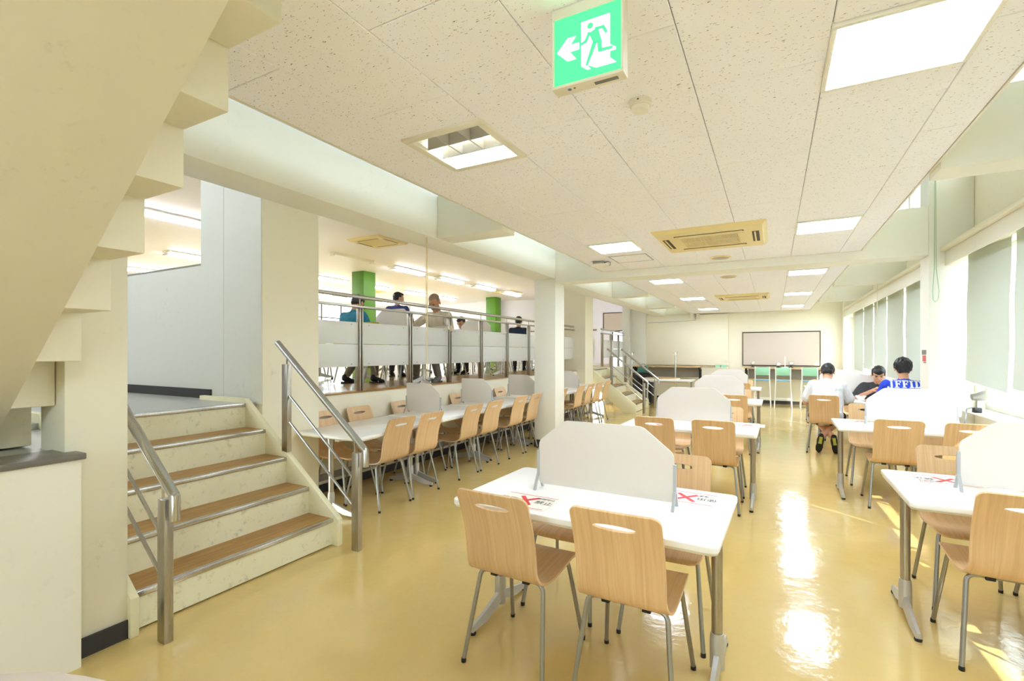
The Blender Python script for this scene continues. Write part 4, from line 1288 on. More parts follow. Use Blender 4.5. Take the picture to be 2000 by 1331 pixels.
# ------------------------------------------------------------------ far end of the room
wb = thing('projection_board', 'large beige projection board in a dark frame on the end wall', 'board', (0.17, 15.385, 1.54))
B(-0.93, 0.93, -0.012, 0.012, -0.455, 0.455).obj('board', M['whiteboard'], wb)
B(-0.95, 0.95, -0.022, 0.012, 0.456, 0.482).box(-0.95, 0.95, -0.022, 0.012, -0.482, -0.456).box(-0.95, -0.931, -0.022, 0.012, -0.456, 0.456).box(0.931, 0.95, -0.022, 0.012, -0.456, 0.456).obj('frame', M['dark_frame'], wb, bevel=0.003)
def counter(x0, x1, label):
    t = thing('high_counter', label, 'counter', ((x0 + x1) / 2, 15.04, 0))
    h = (x1 - x0) / 2
    B(-h, h, -0.20, 0.19, 1.0, 1.028).obj('worktop', M['beech_edge'], t, bevel=0.003)
    for s in (-1, 1):
        x = s * (h - 0.05)
        B(x - 0.035, x + 0.035, 0.06, 0.15, 0.0, 0.94).obj('leg', M['black'], t, bevel=0.004)
        MB().prism([(-0.16, 0.999), (0.15, 0.999), (0.15, 0.80), (0.10, 0.90), (-0.16, 0.955)], 'x', x - 0.022, x + 0.022).obj('bracket', M['black'], t)
    B(-h + 0.1, h - 0.1, 0.155, 0.175, 0.70, 0.98).obj('back_panel', M['trim_grey'], t)
    return t
counter(-3.85, -1.84, 'long wood-topped counter with black brackets under the cream panel')
counter(-0.72, 1.45, 'wood-topped counter with black brackets under the projection board')
for i, (x, lb) in enumerate(((-0.50, 'left end of the board counter'), (0.12, 'middle of the board counter'), (0.42, 'board counter beside the middle one'))):
    t = thing('desk_lamp', 'small silver-headed lamp on black base at the %s' % lb, 'lamp', (x, 15.0, 1.028), 0, 'small lamps on the counter')
    MB().lathe([(0.055, 0.001), (0.055, 0.014), (0.02, 0.024)], 20).obj('base', M['black'], t)
    MB().tube([(0, 0, 0.024), (0, 0, 0.07)], 0.012, 10).obj('neck', M['black'], t)
    MB().ball((0, -0.01, 0.115 if i != 1 else 0.085), (0.062, 0.045, 0.05), 16, 10).obj('head', M['chrome'], t)
    MB().ball((0, -0.045, 0.115 if i != 1 else 0.085), (0.036, 0.016, 0.032), 12, 8).obj('lens', M['white_metal'], t)
mk = thing('tall_stand', 'slim white stand on the counter in front of the board', 'stand', (0.28, 15.02, 1.028))
MB().lathe([(0.09, 0.0005), (0.09, 0.008), (0.02, 0.016)], 20).obj('base', M['white_metal'], mk)
MB().tube([(0, 0, 0.016), (0, 0, 0.30)], 0.012, 8).obj('pole', M['white_metal'], mk)
def stool(x, y, label):
    t = thing('bar_stool', label, 'stool', (x, y, 0), 0, 'mint-backed bar stools')
    # facing the counter (+y); white tube frame with mint back and pale blue seat
    for s in (-1, 1):
        MB().tube([(s * 0.195, -0.24, 0.012), (s * 0.165, -0.17, 0.70), (s * 0.165, -0.20, 1.06)], 0.014, 8).obj('rear_leg', M['white_metal'], t)
        MB().tube([(s * 0.195, 0.22, 0.012), (s * 0.165, 0.15, 0.70)], 0.014, 8).obj('front_leg', M['white_metal'], t)
        MB().tube([(s * 0.185, -0.22, 0.24), (s * 0.185, 0.2, 0.24)], 0.010, 8).obj('side_rail', M['white_metal'], t)
    B(-0.185, 0.185, -0.225, -0.195, 0.235, 0.275).obj('footrest', M['white_metal'], t)
    MB().prism(rrect(-0.17, 0.17, -0.165, 0.17, 0.05), 'z', 0.701, 0.725).obj('seat', M['stool_blue'], t, bevel=0.006)
    B(-0.150, 0.150, -0.215, -0.200, 0.85, 1.05).obj('backrest', M['mint'], t, bevel=0.012)
    return t
for x, lb in ((-0.25, 'left'), (0.22, 'middle'), (0.80, 'right')):
    stool(x, 14.30, 'white bar stool with mint back, %s one at the board counter' % lb)
# table and stands behind the far steps
table(-2.45, 13.35, 0, 'white T-leg table behind the far handrails with boards on it')
t = thing('stacked_board', 'white board laid flat on the table behind the far handrails', 'board', (-2.65, 13.32, TZ))
B(-0.45, 0.45, -0.26, 0.26, 0.0005, 0.022).obj('board', M['white_metal'], t, bevel=0.003)
B(-0.44, 0.42, -0.25, 0.25, 0.0225, 0.034).obj('wood_sheet', M['beech_edge'], t, bevel=0.002)
for x, y, lb in ((-3.48, 13.5, 'by the far handrail'), (-2.36, 13.78, 'behind the white far table')):
    t = thing('coat_stand', 'silver pole stand with hooked top %s' % lb, 'stand', (x, y, 0), 0, 'silver pole stands')
    MB().lathe([(0.16, 0), (0.16, 0.012), (0.03, 0.03)], 28).obj('base', M['steel_paint'], t)
    MB().tube([(0, 0, 0.03), (0, 0, 1.36)], 0.022, 14).obj('pole', M['stainless_bright'], t)
    MB().lathe([(0.026, 1.36), (0.026, 1.42), (0.01, 1.43)], 16).obj('cap', M['white_metal'], t)
    for s in (-1, 1):
        MB().tube([(0, 0, 1.40), (s * 0.05, 0, 1.42), (s * 0.07, 0, 1.46)], 0.006, 6).obj('hook', M['steel_paint'], t)
chair(-3.75, 13.25, 105, 'beech chair behind the far handrails seen between their posts')
chair(-1.72, 13.5, 75, 'beech chair at the aisle end of the table behind the far handrails')
bag = thing('tote_bag', 'teal fabric bag on the table end behind the far handrails', 'bag', (-3.28, 13.95, 0.0))
MB().prism(rpoly([(-0.14, 0.86), (0.14, 0.86), (0.12, 1.06), (-0.11, 1.03)], 0.03), 'y', -0.08, 0.08).obj('body', M['teal_bag'], bag, bevel=0.02)
MB().tube([(-0.07, 0, 1.035), (-0.05, 0, 1.10), (0.04, 0, 1.11), (0.07, 0, 1.045)], 0.008, 6).obj('strap', M['teal_bag'], bag)
st = thing('storage_box', 'black crate under the teal bag behind the far handrails', 'crate', (-3.28, 13.95, 0))
B(-0.28, 0.28, -0.2, 0.2, 0, 0.85).obj('body', M['black'], st, bevel=0.01)
B(-0.29, 0.29, -0.21, 0.21, 0.80, 0.858).obj('lid', M['black'], st, bevel=0.006)
# small green placards on the far wall ledge
t = thing('placard', 'small green and white placards standing on the far counter end', 'placard', (-1.35, 15.28, 1.0))
B(-0.14, -0.02, -0.005, 0.005, 0.0, 0.07).obj('card', M['mint'], t)
B(0.02, 0.16, -0.005, 0.005, 0.0, 0.07).obj('card', M['mint'], t)
B(-0.2, 0.2, -0.03, 0.03, -0.02, -0.0005).obj('ledge', M['cream'], t)
hb = thing('hall_board', 'beige projection board with dark frame at the far end of the hall', 'board', (-5.15, 18.57, 2.55))
B(-0.75, 0.75, 0, 0.02, -0.25, 0.42).obj('board', M['whiteboard'], hb)
B(-0.78, 0.78, -0.01, 0.02, 0.421, 0.45).box(-0.78, -0.751, -0.01, 0.02, -0.25, 0.42).box(0.751, 0.78, -0.01, 0.02, -0.25, 0.42).obj('frame', M['dark_frame'], hb)

# ------------------------------------------------------------------ furniture of the raised hall
lime_me = shell_me.copy(); lime_me.materials.clear(); lime_me.materials.append(M['lime'])
hproto = None
def hall_chair(x, y, deg, label):
    global hproto
    if hproto is None:
        hproto = make_chair(label, (x, y, 1.0), R(deg), lime_me, 'hall_chair', 'lime-shelled hall chairs', False)
    else:
        dup(hproto, (x, y, 1.0), R(deg), label)
HY = [5.50, 8.20, 10.75, 13.4]
for i, y in enumerate(HY):
    for j, x in enumerate(((-4.98, -5.25, -5.65, -5.0)[i], -7.15)):
        w = ('railing-side', 'inner')[j]
        if i == 3 and j == 0: continue
        table(x, y, 0, 'white T-leg table, %s %s table in the raised hall' % (ORD[i], w), 1.0, 'white T-leg tables in the raised hall')
        if (i, j) != (2, 1):
            divider(x + (-0.02 if j == 0 else 0.1), y + (0.02), 0, 'white divider board on the %s %s table in the raised hall' % (ORD[i], w), True, 1.0 + TZ)
        for s in (-1, 1):
            for k_, dx in enumerate((-0.28, 0.28)):
                hall_chair(x + dx, y + s * 0.46, 0 if s < 0 else 180, 'lime chair at the %s %s hall table, %s side, %s seat' % (ORD[i], w, 'near' if s < 0 else 'far', ('inner', 'railing-side')[k_]))

# ------------------------------------------------------------------ people
def remesh(mb, name, m, voxel, smooth_it=3, parent=None, noise=0.0, seed=0, shape=None):
    me = bpy.data.meshes.new(name); me.from_pydata(mb.v, [], mb.f)
    o = bpy.data.objects.new('tmp', me)
    r = o.modifiers.new('r', 'REMESH'); r.mode = 'VOXEL'; r.voxel_size = voxel
    s = o.modifiers.new('s', 'SMOOTH'); s.factor = 0.5; s.iterations = smooth_it
    out = evaluated_mesh(o)
    bpy.data.objects.remove(o); bpy.data.meshes.remove(me)
    out.name = name
    out.materials.clear(); out.materials.append(m)
    out.polygons.foreach_set('use_smooth', [True] * len(out.polygons))
    if noise:
        from mathutils import noise as nz
        n = len(out.vertices)
        co = [0.0] * (3 * n); no = [0.0] * (3 * n)
        out.vertices.foreach_get('co', co)
        out.vertex_normals.foreach_get('vector', no)
        for i in range(0, 3 * n, 3):
            k = noise * nz.noise(Vector((co[i] * 55 + seed, co[i + 1] * 55, co[i + 2] * 19)))
            co[i] += no[i] * k; co[i + 1] += no[i + 1] * k; co[i + 2] += no[i + 2] * k
        out.vertices.foreach_set('co', co)
        out.update()
    if shape:
        for v in out.vertices:
            v.co = shape(v.co)
    return link(name, out, parent)

def V(*a): return Vector(a)
def ik(a, c, l1, l2, pole):
    a, c, pole = Vector(a), Vector(c), Vector(pole)
    d = c - a
    L_ = min(d.length, (l1 + l2) * 0.999)
    dn = d.normalized()
    c = a + dn * L_
    x = (l1 * l1 - l2 * l2 + L_ * L_) / (2 * L_)
    h = math.sqrt(max(l1 * l1 - x * x, 0))
    q = pole - dn * pole.dot(dn); q.normalize()
    return a + dn * x + q * h, c

def hand(q, wrist, fdir, up, side, curl=0.6, s=1.0):
    """palm with five unequal bent fingers and a thumb from the palm's side"""
    f, u = Vector(fdir).normalized(), Vector(up).normalized()
    u = (u - f * u.dot(f)).normalized()
    r = f.cross(u) * side
    W_ = Vector(wrist)
    q.cap(W_, W_ + f * 0.03 * s, 0.024 * s, 0.026 * s, 8)
    for k_ in (-1.5, -0.5, 0.5, 1.5):
        q.cap(W_ + f * 0.02 * s + r * k_ * 0.012 * s, W_ + f * 0.085 * s + r * k_ * 0.021 * s, 0.016 * s, 0.0125 * s, 8)
    for i, (k_, ln) in enumerate(((-1.5, 0.060), (-0.5, 0.076), (0.5, 0.084), (1.5, 0.074))):
        p = W_ + f * 0.085 * s + r * k_ * 0.022 * s
        d = f
        for j, part in enumerate((0.45, 0.32, 0.23)):
            d = (d * math.cos(curl * 0.8) - u * math.sin(curl * 0.8)).normalized() if j else (d * math.cos(curl * 0.6) - u * math.sin(curl * 0.6)).normalized()
            u2 = u
            e = p + d * ln * part * s
            q.cap(p, e, (0.0095 - j * 0.001) * s, (0.0088 - j * 0.001) * s, 8)
            p = e
            u_ = r.cross(d) * side
    tb = W_ + f * 0.025 * s + r * 0.026 * s
    t1 = tb + (f * 0.5 + r * 0.75 - u * 0.35).normalized() * 0.036 * s
    t2 = t1 + (f * 0.85 + r * 0.1 - u * 0.5).normalized() * 0.030 * s
    t3 = t2 + (f * 0.9 - r * 0.1 - u * 0.5).normalized() * 0.024 * s
    q.cap(tb, t1, 0.0135 * s, 0.011 * s, 8).cap(t1, t2, 0.0108 * s, 0.0098 * s, 8).cap(t2, t3, 0.0096 * s, 0.008 * s, 8)

def person(loc, deg, label, lean=12, head_pitch=20, head_turn=0, head_roll=0, hands=None, elbow=None, ankles=None, knees=None, shirt='shirt_white', trouser='trousers_dark', skin='skin',
           hair='hair', hairstyle='bowl', shoe='shoe_black', long_sleeve=False, short_legs=False, standing=False, seat=0.45, scale=1.0, sole=None, voxel=0.0075, neckband=True):
    body = MB()
    hip_z = seat + 0.085
    if standing: hip_z = 0.88
    pelvis = V(0, 0, hip_z)
    sp = V(0, math.sin(R(lean)), math.cos(R(lean)))
    fwd = V(0, math.cos(R(lean)), -math.sin(R(lean)))
    waist, chest, nb = pelvis + sp * 0.17, pelvis + sp * 0.36, pelvis + sp * 0.515
    shy = pelvis + sp * 0.44
    # neck and head frame
    nl = R(lean * 0.8 + head_pitch * 0.4)
    nd = V(0, math.sin(nl), math.cos(nl))
    skull = nb + nd * 0.048
    rot = Matrix.Rotation(R(head_turn), 3, 'Z') @ Matrix.Rotation(-R(head_pitch), 3, 'X') @ Matrix.Rotation(R(head_roll), 3, 'Y')
    hc = skull + rot @ V(0, 0.012, 0.105)
    H = lambda x, y, z: hc + rot @ (V(x, y, z) * 1.07)
    # torso
    body.cap(pelvis + V(-0.075, 0, 0), pelvis + V(0.075, 0, 0), 0.098, 0.098)
    body.cap(waist + V(-0.07, 0, 0), waist + V(0.07, 0, 0), 0.095, 0.095)
    body.cap(chest + V(-0.085, 0, 0), chest + V(0.085, 0, 0), 0.105, 0.105)
    for s in (-1, 1):
        body.cap(pelvis + V(s * 0.07, 0, 0), chest + V(s * 0.075, 0, 0), 0.090, 0.098)
    body.cap(pelvis, waist, 0.11, 0.105).cap(waist, chest, 0.105, 0.115).cap(chest, nb - sp * 0.05, 0.12, 0.07)
    body.cap(nb - sp * 0.03, skull + rot @ V(0, 0, 0.06), 0.056, 0.052)
    # head: cranium, face, jaw, nose, ears
    body.ball(H(0, -0.012, 0.022), (0.076, 0.095, 0.090), 20, 14, rot)
    body.ball(H(0, 0.022, -0.028), (0.064, 0.070, 0.082), 18, 12, rot)
    body.ball(H(0, 0.046, -0.078), (0.040, 0.040, 0.032), 14, 10, rot)
    body.cap(H(0, 0.088, 0.004), H(0, 0.104, -0.030), 0.010, 0.014, 8)
    body.cap(H(-0.03, 0.080, 0.022), H(0.03, 0.080, 0.022), 0.013, 0.013, 8)
    body.cap(H(-0.018, 0.082, -0.062), H(0.018, 0.082, -0.062), 0.010, 0.010, 8)
    for s in (-1, 1):
        body.ball(H(s * 0.078, -0.008, -0.016), (0.011, 0.020, 0.031), 10, 8, rot)
    # arms
    sh = {s: shy + V(s * 0.172, 0, 0) for s in (-1, 1)}
    arms = {}
    for s in (-1, 1):
        hp, fdir, up, curl = (hands or {}).get(s, ((s * 0.16, 0.40, seat + 0.27), (-s * 0.4, 1, -0.1), (0, 0, 1), 0.5))
        pole = (elbow or {}).get(s, (s * 0.5, -0.4, -0.9))
        el, wr = ik(sh[s], hp, 0.285, 0.245, pole)
        arms[s] = (sh[s], el, wr)
        body.cap(sh[s], el, 0.050, 0.040).cap(el, wr, 0.039, 0.026)
        body.cap(chest + V(s * 0.08, 0, 0) + sp * 0.05, sh[s], 0.075, 0.058)
        hand(body, wr, fdir, up, s, curl)
    # legs
    legs = {}
    for s in (-1, 1):
        hp = pelvis + V(s * 0.085, 0.0, -0.01)
        kn = Vector((knees or {}).get(s, (s * 0.12, 0.40, seat + 0.04) if not standing else (s * 0.09, 0.02, 0.47)))
        an = Vector((ankles or {}).get(s, (s * 0.11, 0.36, 0.085) if not standing else (s * 0.10, -0.02, 0.085)))
        legs[s] = (hp, kn, an)
        body.cap(hp, kn, 0.082, 0.054).cap(kn, kn.lerp(an, 0.35), 0.052, 0.055).cap(kn.lerp(an, 0.35), an, 0.055, 0.036)
    feet = {}
    for s in (-1, 1):
        hp, kn, an = legs[s]
        sd_ = (an - kn).normalized()
        toe = V(s * 0.12, 1, -0.28)
        if sole:                              # feet tucked back, toes on the floor
            toe = V(s * -0.15, 0.28, -1.0)
        toe.normalize()
        feet[s] = (an, toe)
        body.cap(an + V(0, 0, -0.03), an + toe * 0.10 + V(0, 0, -0.02), 0.034, 0.026)
    root = remesh(body, 'person', M[skin], voxel, 3)
    tag(root, label, 'person')
    root.location = loc; root.rotation_euler = (0, 0, R(deg)); root.scale = (scale,) * 3
    # eyes, brows, mouth
    for s in (-1, 1):
        MB().ball(H(s * 0.031, 0.086, 0.004), (0.013, 0.007, 0.0065), 10, 6, rot).obj('eye', M['eye'], root)
        if hairstyle != 'shaved':
            MB().cap(H(s * 0.018, 0.093, 0.026), H(s * 0.046, 0.083, 0.027), 0.0045, 0.0035, 6).obj('eyebrow', M[hair], root)
    e = MB(); e.cap(H(-0.018, 0.0905, -0.062), H(0.018, 0.0905, -0.062), 0.0055, 0.0055, 6)
    e.obj('mouth', M['lip'], root)
    # hair
    h = MB()
    big = {'bowl': 1.03, 'fluffy': 1.10, 'short': 0.97, 'shaved': 0.93}[hairstyle]
    h.ball(H(0, -0.017, 0.026), (0.086 * big, 0.106 * big, 0.098 * big), 24, 16, rot)
    low = {'bowl': -0.072, 'fluffy': -0.082, 'short': -0.05, 'shaved': -0.04}[hairstyle]
    if hairstyle != 'shaved':
        h.ball(H(0, -0.050, -0.020), (0.068 * big, 0.060 * big, 0.066 * big), 18, 12, rot)
        h.ball(H(0, 0.045, 0.068), (0.062 * big, 0.048 * big, 0.036 * big), 16, 10, rot)
    fr = {'bowl': 0.030, 'fluffy': 0.036, 'short': 0.052, 'shaved': 0.060}[hairstyle]
    inv = rot.transposed()
    def hairline(p):
        l = inv @ (p - hc)
        face = l.y > 0.030 and l.z < fr + 0.3 * abs(l.x)
        side = l.y > -0.022 and l.z < (-0.012 if hairstyle in ('bowl', 'fluffy') else 0.012)
        if face or side or l.z < low:
            return hc + rot @ (l * 0.80)
        return p
    remesh(h, 'hair', M[hair], 0.0055, 4, root, {'bowl': 0.005, 'fluffy': 0.011, 'short': 0.003, 'shaved': 0.0008}[hairstyle], len(label), hairline)
    # shirt: torso and sleeves over the body, open at neck, wrists and hem
    g = 0.014
    t = MB()
    t.cap(pelvis + V(-0.075, 0, -0.02), pelvis + V(0.075, 0, -0.02), 0.100 + g, 0.100 + g)
    t.cap(waist + V(-0.07, 0, 0), waist + V(0.07, 0, 0), 0.102 + g, 0.102 + g)
    t.cap(chest + V(-0.085, 0, 0), chest + V(0.085, 0, 0), 0.107 + g, 0.107 + g)
    for s in (-1, 1):
        t.cap(pelvis + V(s * 0.075, 0, -0.05), chest + V(s * 0.08, 0, 0), 0.098 + g, 0.102 + g)
        t.cap(chest + V(s * 0.06, 0, 0) + sp * 0.03, nb + V(s * 0.035, 0, 0) - sp * 0.045, 0.105, 0.055)
    t.cap(pelvis, waist, 0.112 + g, 0.110 + g).cap(waist, chest, 0.112 + g, 0.12 + g).cap(chest, nb - sp * 0.065, 0.12 + g, 0.066 + g)
    t.cap(nb - sp * 0.07, nb - sp * 0.018, 0.066, 0.060)
    for s in (-1, 1):
        a, el, wr = arms[s]
        t.cap(chest + V(s * 0.08, 0, 0) + sp * 0.05, a, 0.075 + g, 0.054 + g)
        t.cap(nb + V(s * 0.05, 0, 0) - sp * 0.05, a, 0.05, 0.050 + g)
        if long_sleeve:
            t.cap(a, el, 0.050 + g * 1.2, 0.044 + g).cap(el, wr.lerp(el, 0.08), 0.043 + g, 0.032 + g * 0.7)
        else:
            t.cap(a, a.lerp(el, 0.72), 0.052 + g * 1.3, 0.052 + g * 1.8)
    remesh(t, 'shirt', M[shirt], voxel, 16, root, 0.005, 3)
    # trousers or shorts
    t = MB()
    t.cap(pelvis + V(-0.08, 0, -0.015), pelvis + V(0.08, 0, -0.015), 0.100, 0.100)
    for s in (-1, 1):
        hp, kn, an = legs[s]
        if short_legs:
            t.cap(hp, hp.lerp(kn, 0.85), 0.092, 0.078)
        else:
            t.cap(hp, kn, 0.092, 0.068).cap(kn, kn.lerp(an, 0.9), 0.066, 0.052)
    remesh(t, 'trousers' if not short_legs else 'shorts', M[trouser], voxel, 8, root, 0.004, 5)
    for s in (-1, 1):
        an, toe = feet[s]
        t = MB()
        t.cap(an + V(0, 0, -0.025), an + toe * 0.07 + V(0, 0, -0.030), 0.046, 0.042)
        t.cap(an + toe * 0.07 + V(0, 0, -0.030), an + toe * 0.155 + V(0, 0, -0.032), 0.042, 0.034)
        up = V(0, 0, 1) if not sole else V(0, 1, 0.25)
        t.cap(an - toe * 0.035 - up * 0.03, an - toe * 0.03, 0.036, 0.036)
        sho = remesh(t, 'shoe', M[shoe], 0.007, 3, root)
        q = MB()
        upn = (up - toe * up.dot(toe)).normalized()
        sdv = toe.cross(upn)
        prof = [(-0.06, 0.030), (-0.03, 0.036), (0.05, 0.033), (0.11, 0.044), (0.165, 0.036), (0.185, 0.015)]
        ctr = an - upn * 0.048 + (V(0, 0, -0.03) if not sole else V(0, 0, 0))
        loop = [(a, b) for a, b in prof] + [(a, -b) for a, b in prof[::-1]]
        vs = [ctr + toe * a + sdv * b for a, b in loop] + [ctr + toe * a + sdv * b - upn * 0.022 for a, b in loop]
        n = len(loop)
        q.add(vs, [tuple(range(n)), tuple(range(n, 2 * n))[::-1]] + [(i, n + i, n + (i + 1) % n, (i + 1) % n) for i in range(n)])
        sl = q.obj('sole', M['black'], sho, bevel=0.003)
        if sole:
            q = MB()
            ins = [(-0.045, 0.02), (0.02, 0.018), (0.06, 0.022), (0.06, -0.022), (0.02, -0.018), (-0.045, -0.02)]
            vs = [ctr + toe * a + sdv * b - upn * 0.0225 for a, b in ins] + [ctr + toe * a + sdv * b - upn * 0.026 for a, b in ins]
            q.add(vs, [tuple(range(6)), tuple(range(6, 12))[::-1]] + [(i, 6 + i, 6 + (i + 1) % 6, (i + 1) % 6) for i in range(6)])
            q.obj('sole_insert', M[sole], sho)
    return root, dict(chest=chest, sp=sp, fwd=fwd, shy=shy, arms=arms, nb=nb)

# diners in the lower room
person((0.69, 8.29, 0), -3, 'person in white shirt and shorts bent over the table, seen from behind, ankles crossed', lean=25, head_pitch=38, head_turn=-8,
       hands={-1: ((-0.17, 0.44, 0.74), (0.3, 1, 0.0), (0, 0, 1), 0.5), 1: ((0.20, 0.44, 0.74), (-0.3, 1, 0.0), (0, 0, 1), 0.5)},
       knees={-1: (-0.17, 0.36, 0.47), 1: (0.17, 0.36, 0.47)}, ankles={-1: (0.075, -0.02, 0.20), 1: (-0.085, -0.06, 0.21)},
       shirt='shirt_white', trouser='shorts', short_legs=True, sole='sole_yellow', shoe='shoe_black', hairstyle='bowl', scale=1.03)
bl, info = person((1.50, 7.96, 0), -4, 'person in blue shirt with white lettering, seen from behind', lean=7, head_pitch=12, head_turn=6, shirt='shirt_blue', hairstyle='fluffy', scale=1.04,
                  trouser='trousers_dark')
person((1.42, 9.50, 0), 180, 'person in charcoal shirt leaning low over a bowl, eating', lean=30, head_pitch=26, head_turn=-6,
       hands={1: ((0.10, 0.44, 0.86), (-0.6, 0.35, 0.5), (0.3, 0.2, 1), 1.1), -1: ((-0.16, 0.48, 0.755), (0.5, 1, 0), (0, 0, 1), 0.6)},
       elbow={1: (1.0, 0.1, -0.8), -1: (-0.6, 0.0, -0.8)}, shirt='shirt_black', hairstyle='bowl', voxel=0.0065)
# lettering on the blue shirt, laid on the cloth
from mathutils.bvhtree import BVHTree
shirt = [c for c in bl.children if c.name.startswith('shirt')][0]
bv = BVHTree.FromPolygons([v.co.copy() for v in shirt.data.vertices], [tuple(p.vertices) for p in shirt.data.polygons])
def lay_on_shirt(polys, name, up, size):
    """flat slab-serif letters (unit height) dropped onto the back of the shirt along its normal direction"""
    bm = bmesh.new()
    for p in polys:
        bm.faces.new([bm.verts.new((x * size, y * size, 0)) for x, y in p])
    bmesh.ops.triangulate(bm, faces=bm.faces)
    for _ in range(3):
        bmesh.ops.subdivide_edges(bm, edges=[e for e in bm.edges if e.calc_length() > 0.012], cuts=1)
        bmesh.ops.triangulate(bm, faces=bm.faces)
    sp, fwd = info['sp'], info['fwd']
    c = info['shy'] + sp * up
    for v in bm.verts:
        p = c + Vector((v.co.x, 0, 0)) + sp * v.co.y
        hit = bv.ray_cast(p - fwd * 0.6, fwd)[0]
        v.co = (hit if hit is not None else p - fwd * 0.13) - fwd * 0.004
    me = bpy.data.meshes.new(name)
    bm.to_mesh(me); bm.free()
    me.materials.append(M['shirt_white'])
    return link(name, me, bl)
def rc(x0, x1, y0, y1): return [(x0, y0), (x1, y0), (x1, y1), (x0, y1)]
def L_I(): return [rc(0.12, 0.34, 0.12, 0.88), rc(0, 0.46, 0, 0.12), rc(0, 0.46, 0.88, 1)], 0.46
def L_F(): return [rc(0.10, 0.32, 0.12, 0.88), rc(0, 0.44, 0, 0.12), rc(0, 0.66, 0.86, 1), rc(0.54, 0.66, 0.68, 0.86), rc(0.32, 0.50, 0.44, 0.58), rc(0.44, 0.54, 0.36, 0.66)], 0.66
def L_J():
    arc = [[(0.28 + math.cos(R(a)) * r, 0.05 + math.sin(R(a)) * r) for r, a in ((0.26, t), (0.26, t + 30), (0.06, t + 30), (0.06, t))] for t in range(180, 360, 30)]
    return [rc(0.34, 0.56, 0.05, 0.88), rc(0.22, 0.68, 0.88, 1)] + arc + [rc(0.02, 0.20, 0.05, 0.16)], 0.68
def L_D():
    arc = [[(0.36 + math.cos(R(t)) * 0.42, 0.5 + math.sin(R(t)) * 0.5), (0.36 + math.cos(R(t + 20)) * 0.42, 0.5 + math.sin(R(t + 20)) * 0.5),
            (0.36 + math.cos(R(t + 20)) * 0.20, 0.5 + math.sin(R(t + 20)) * 0.37), (0.36 + math.cos(R(t)) * 0.20, 0.5 + math.sin(R(t)) * 0.37)] for t in range(-90, 90, 20)]
    return [rc(0.10, 0.32, 0.13, 0.87), rc(0, 0.36, 0, 0.13), rc(0, 0.36, 0.87, 1)] + arc, 0.78
x, out, pos = 0, [], []
for g in (L_J, L_F, L_F, L_I, L_D):
    ps, w_ = g()
    pos.append((x, ps)); x += w_ + 0.07
for x0, ps in pos:
    lay_on_shirt([[(px + x0 - (x - 0.07) / 2, py - 0.5) for px, py in p] for p in ps], 'letter', 0.012, 0.098)
lay_on_shirt([rc(-1.25 + 0.32 * i, -1.25 + 0.32 * i + 0.27, -0.06, 0.06) for i in range(8)], 'small_print', -0.058, 0.098)
def bowl(x, y, r, label, food=False):
    t = thing('bowl', label, 'bowl', (x, y, TZ), 0, 'white bowls on the third window-row table')
    MB().lathe([(r * 0.5, 0.0), (r * 0.52, 0.008), (r * 0.85, r * 0.55), (r, r * 0.95), (r * 0.95, r * 0.95), (r * 0.8, r * 0.55), (r * 0.45, 0.014)], 28).obj('bowl', M['ceramic'], t)
    if food: MB().lathe([(r * 0.78, r * 0.56), (r * 0.5, r * 0.66), (r * 0.1, r * 0.68)], 20).obj('food', M['food'], t)
bowl(1.17, 9.0, 0.07, 'white bowl beside the leaning diner, toward the aisle', True)
bowl(1.42, 9.02, 0.085, 'larger white bowl under the leaning diner', True)
bowl(1.62, 8.75, 0.08, 'white bowl in front of the blue-shirted diner', True)
bowl(0.72, 8.80, 0.075, 'white bowl in front of the white-shirted diner', True)
t = thing('plate', 'white plate with brown food on the third window-row table', 'plate', (1.25, 8.78, TZ))
MB().lathe([(0.06, 0.0), (0.11, 0.014), (0.115, 0.018), (0.06, 0.008)], 32).obj('plate', M['ceramic'], t)
q = MB()
for i in range(5): q.ball((random.uniform(-.04, .04), random.uniform(-.04, .04), 0.02), (0.022, 0.018, 0.012), 8, 6)
q.obj('food', M['food'], t)
t = thing('chopsticks', 'dark chopsticks in the hand of the charcoal-shirted diner', 'chopsticks', (1.40, 9.02, 0.88))
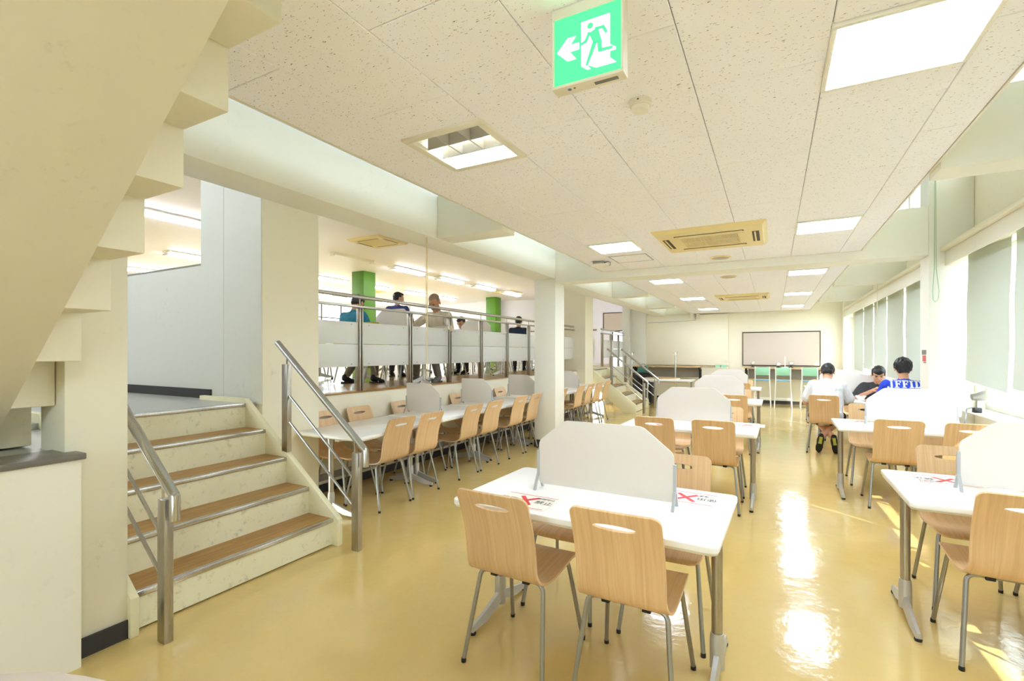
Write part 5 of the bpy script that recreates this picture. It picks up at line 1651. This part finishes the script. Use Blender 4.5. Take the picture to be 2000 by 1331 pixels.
for s in (-1, 1):
    MB().tube([(-0.02, 0.02 + s * 0.006, 0.05), (0.13, -0.06 + s * 0.002, -0.01)], [0.0035, 0.002], 6).obj('stick', M['dark_frame'], t)

# people in the raised hall
person((-5.30, 4.92, 1.0), 2, 'person in teal shirt sitting with back to the railing', lean=14, head_pitch=30, head_turn=10, shirt='shirt_teal', trouser='trousers_grey', hair='hair_grey', hairstyle='short',
       shoe='shoe_black', ankles={-1: (-0.16, 0.12, 0.085), 1: (0.22, 0.30, 0.085)})
person((-6.12, 6.85, 1.0), 20, 'person in indigo shirt standing in the raised hall behind a divider', lean=3, head_pitch=6, head_turn=-45, standing=True, shirt='shirt_indigo', hairstyle='short', scale=0.94,
       hands={s: ((s * 0.24, 0.10, 0.83), (0, 0.2, -1), (s, 0, 0), 0.3) for s in (-1, 1)}, elbow={s: (s, -0.6, 0) for s in (-1, 1)}, trouser='trousers_dark')
person((-4.52, 6.04, 1.0), 184, 'bald person in beige shirt facing the railing, head bowed', lean=10, head_pitch=34, head_turn=6, shirt='shirt_beige', trouser='trousers_grey', skin='skin_old', hair='hair_cut', hairstyle='shaved',
       long_sleeve=True, shoe='shoe_grey', hands={1: ((0.26, 0.34, 0.86), (-0.2, 0.6, 0.7), (0, -1, 0.6), 1.2), -1: ((-0.14, 0.40, 0.76), (0.4, 1, 0), (0, 0, 1), 0.6)}, elbow={1: (1, -0.1, -0.6), -1: (-1, -0.1, -0.6)},
       ankles={-1: (-0.12, 0.24, 0.085), 1: (0.2, 0.34, 0.085)}, scale=1.03)
person((-5.62, 8.72, 1.0), 168, 'person in pale blue shirt bowed low over a hall table', lean=38, head_pitch=30, head_turn=14, shirt='shirt_pale', hairstyle='short', hair='hair_grey', trouser='trousers_dark')
person((-5.34, 10.18, 1.0), 22, 'person in navy shirt with black hair sitting at a hall table near the column', lean=12, head_pitch=16, head_turn=-10, shirt='shirt_navy', hairstyle='bowl', trouser='trousers_dark')

bpy.data.scenes.remove(_WS)
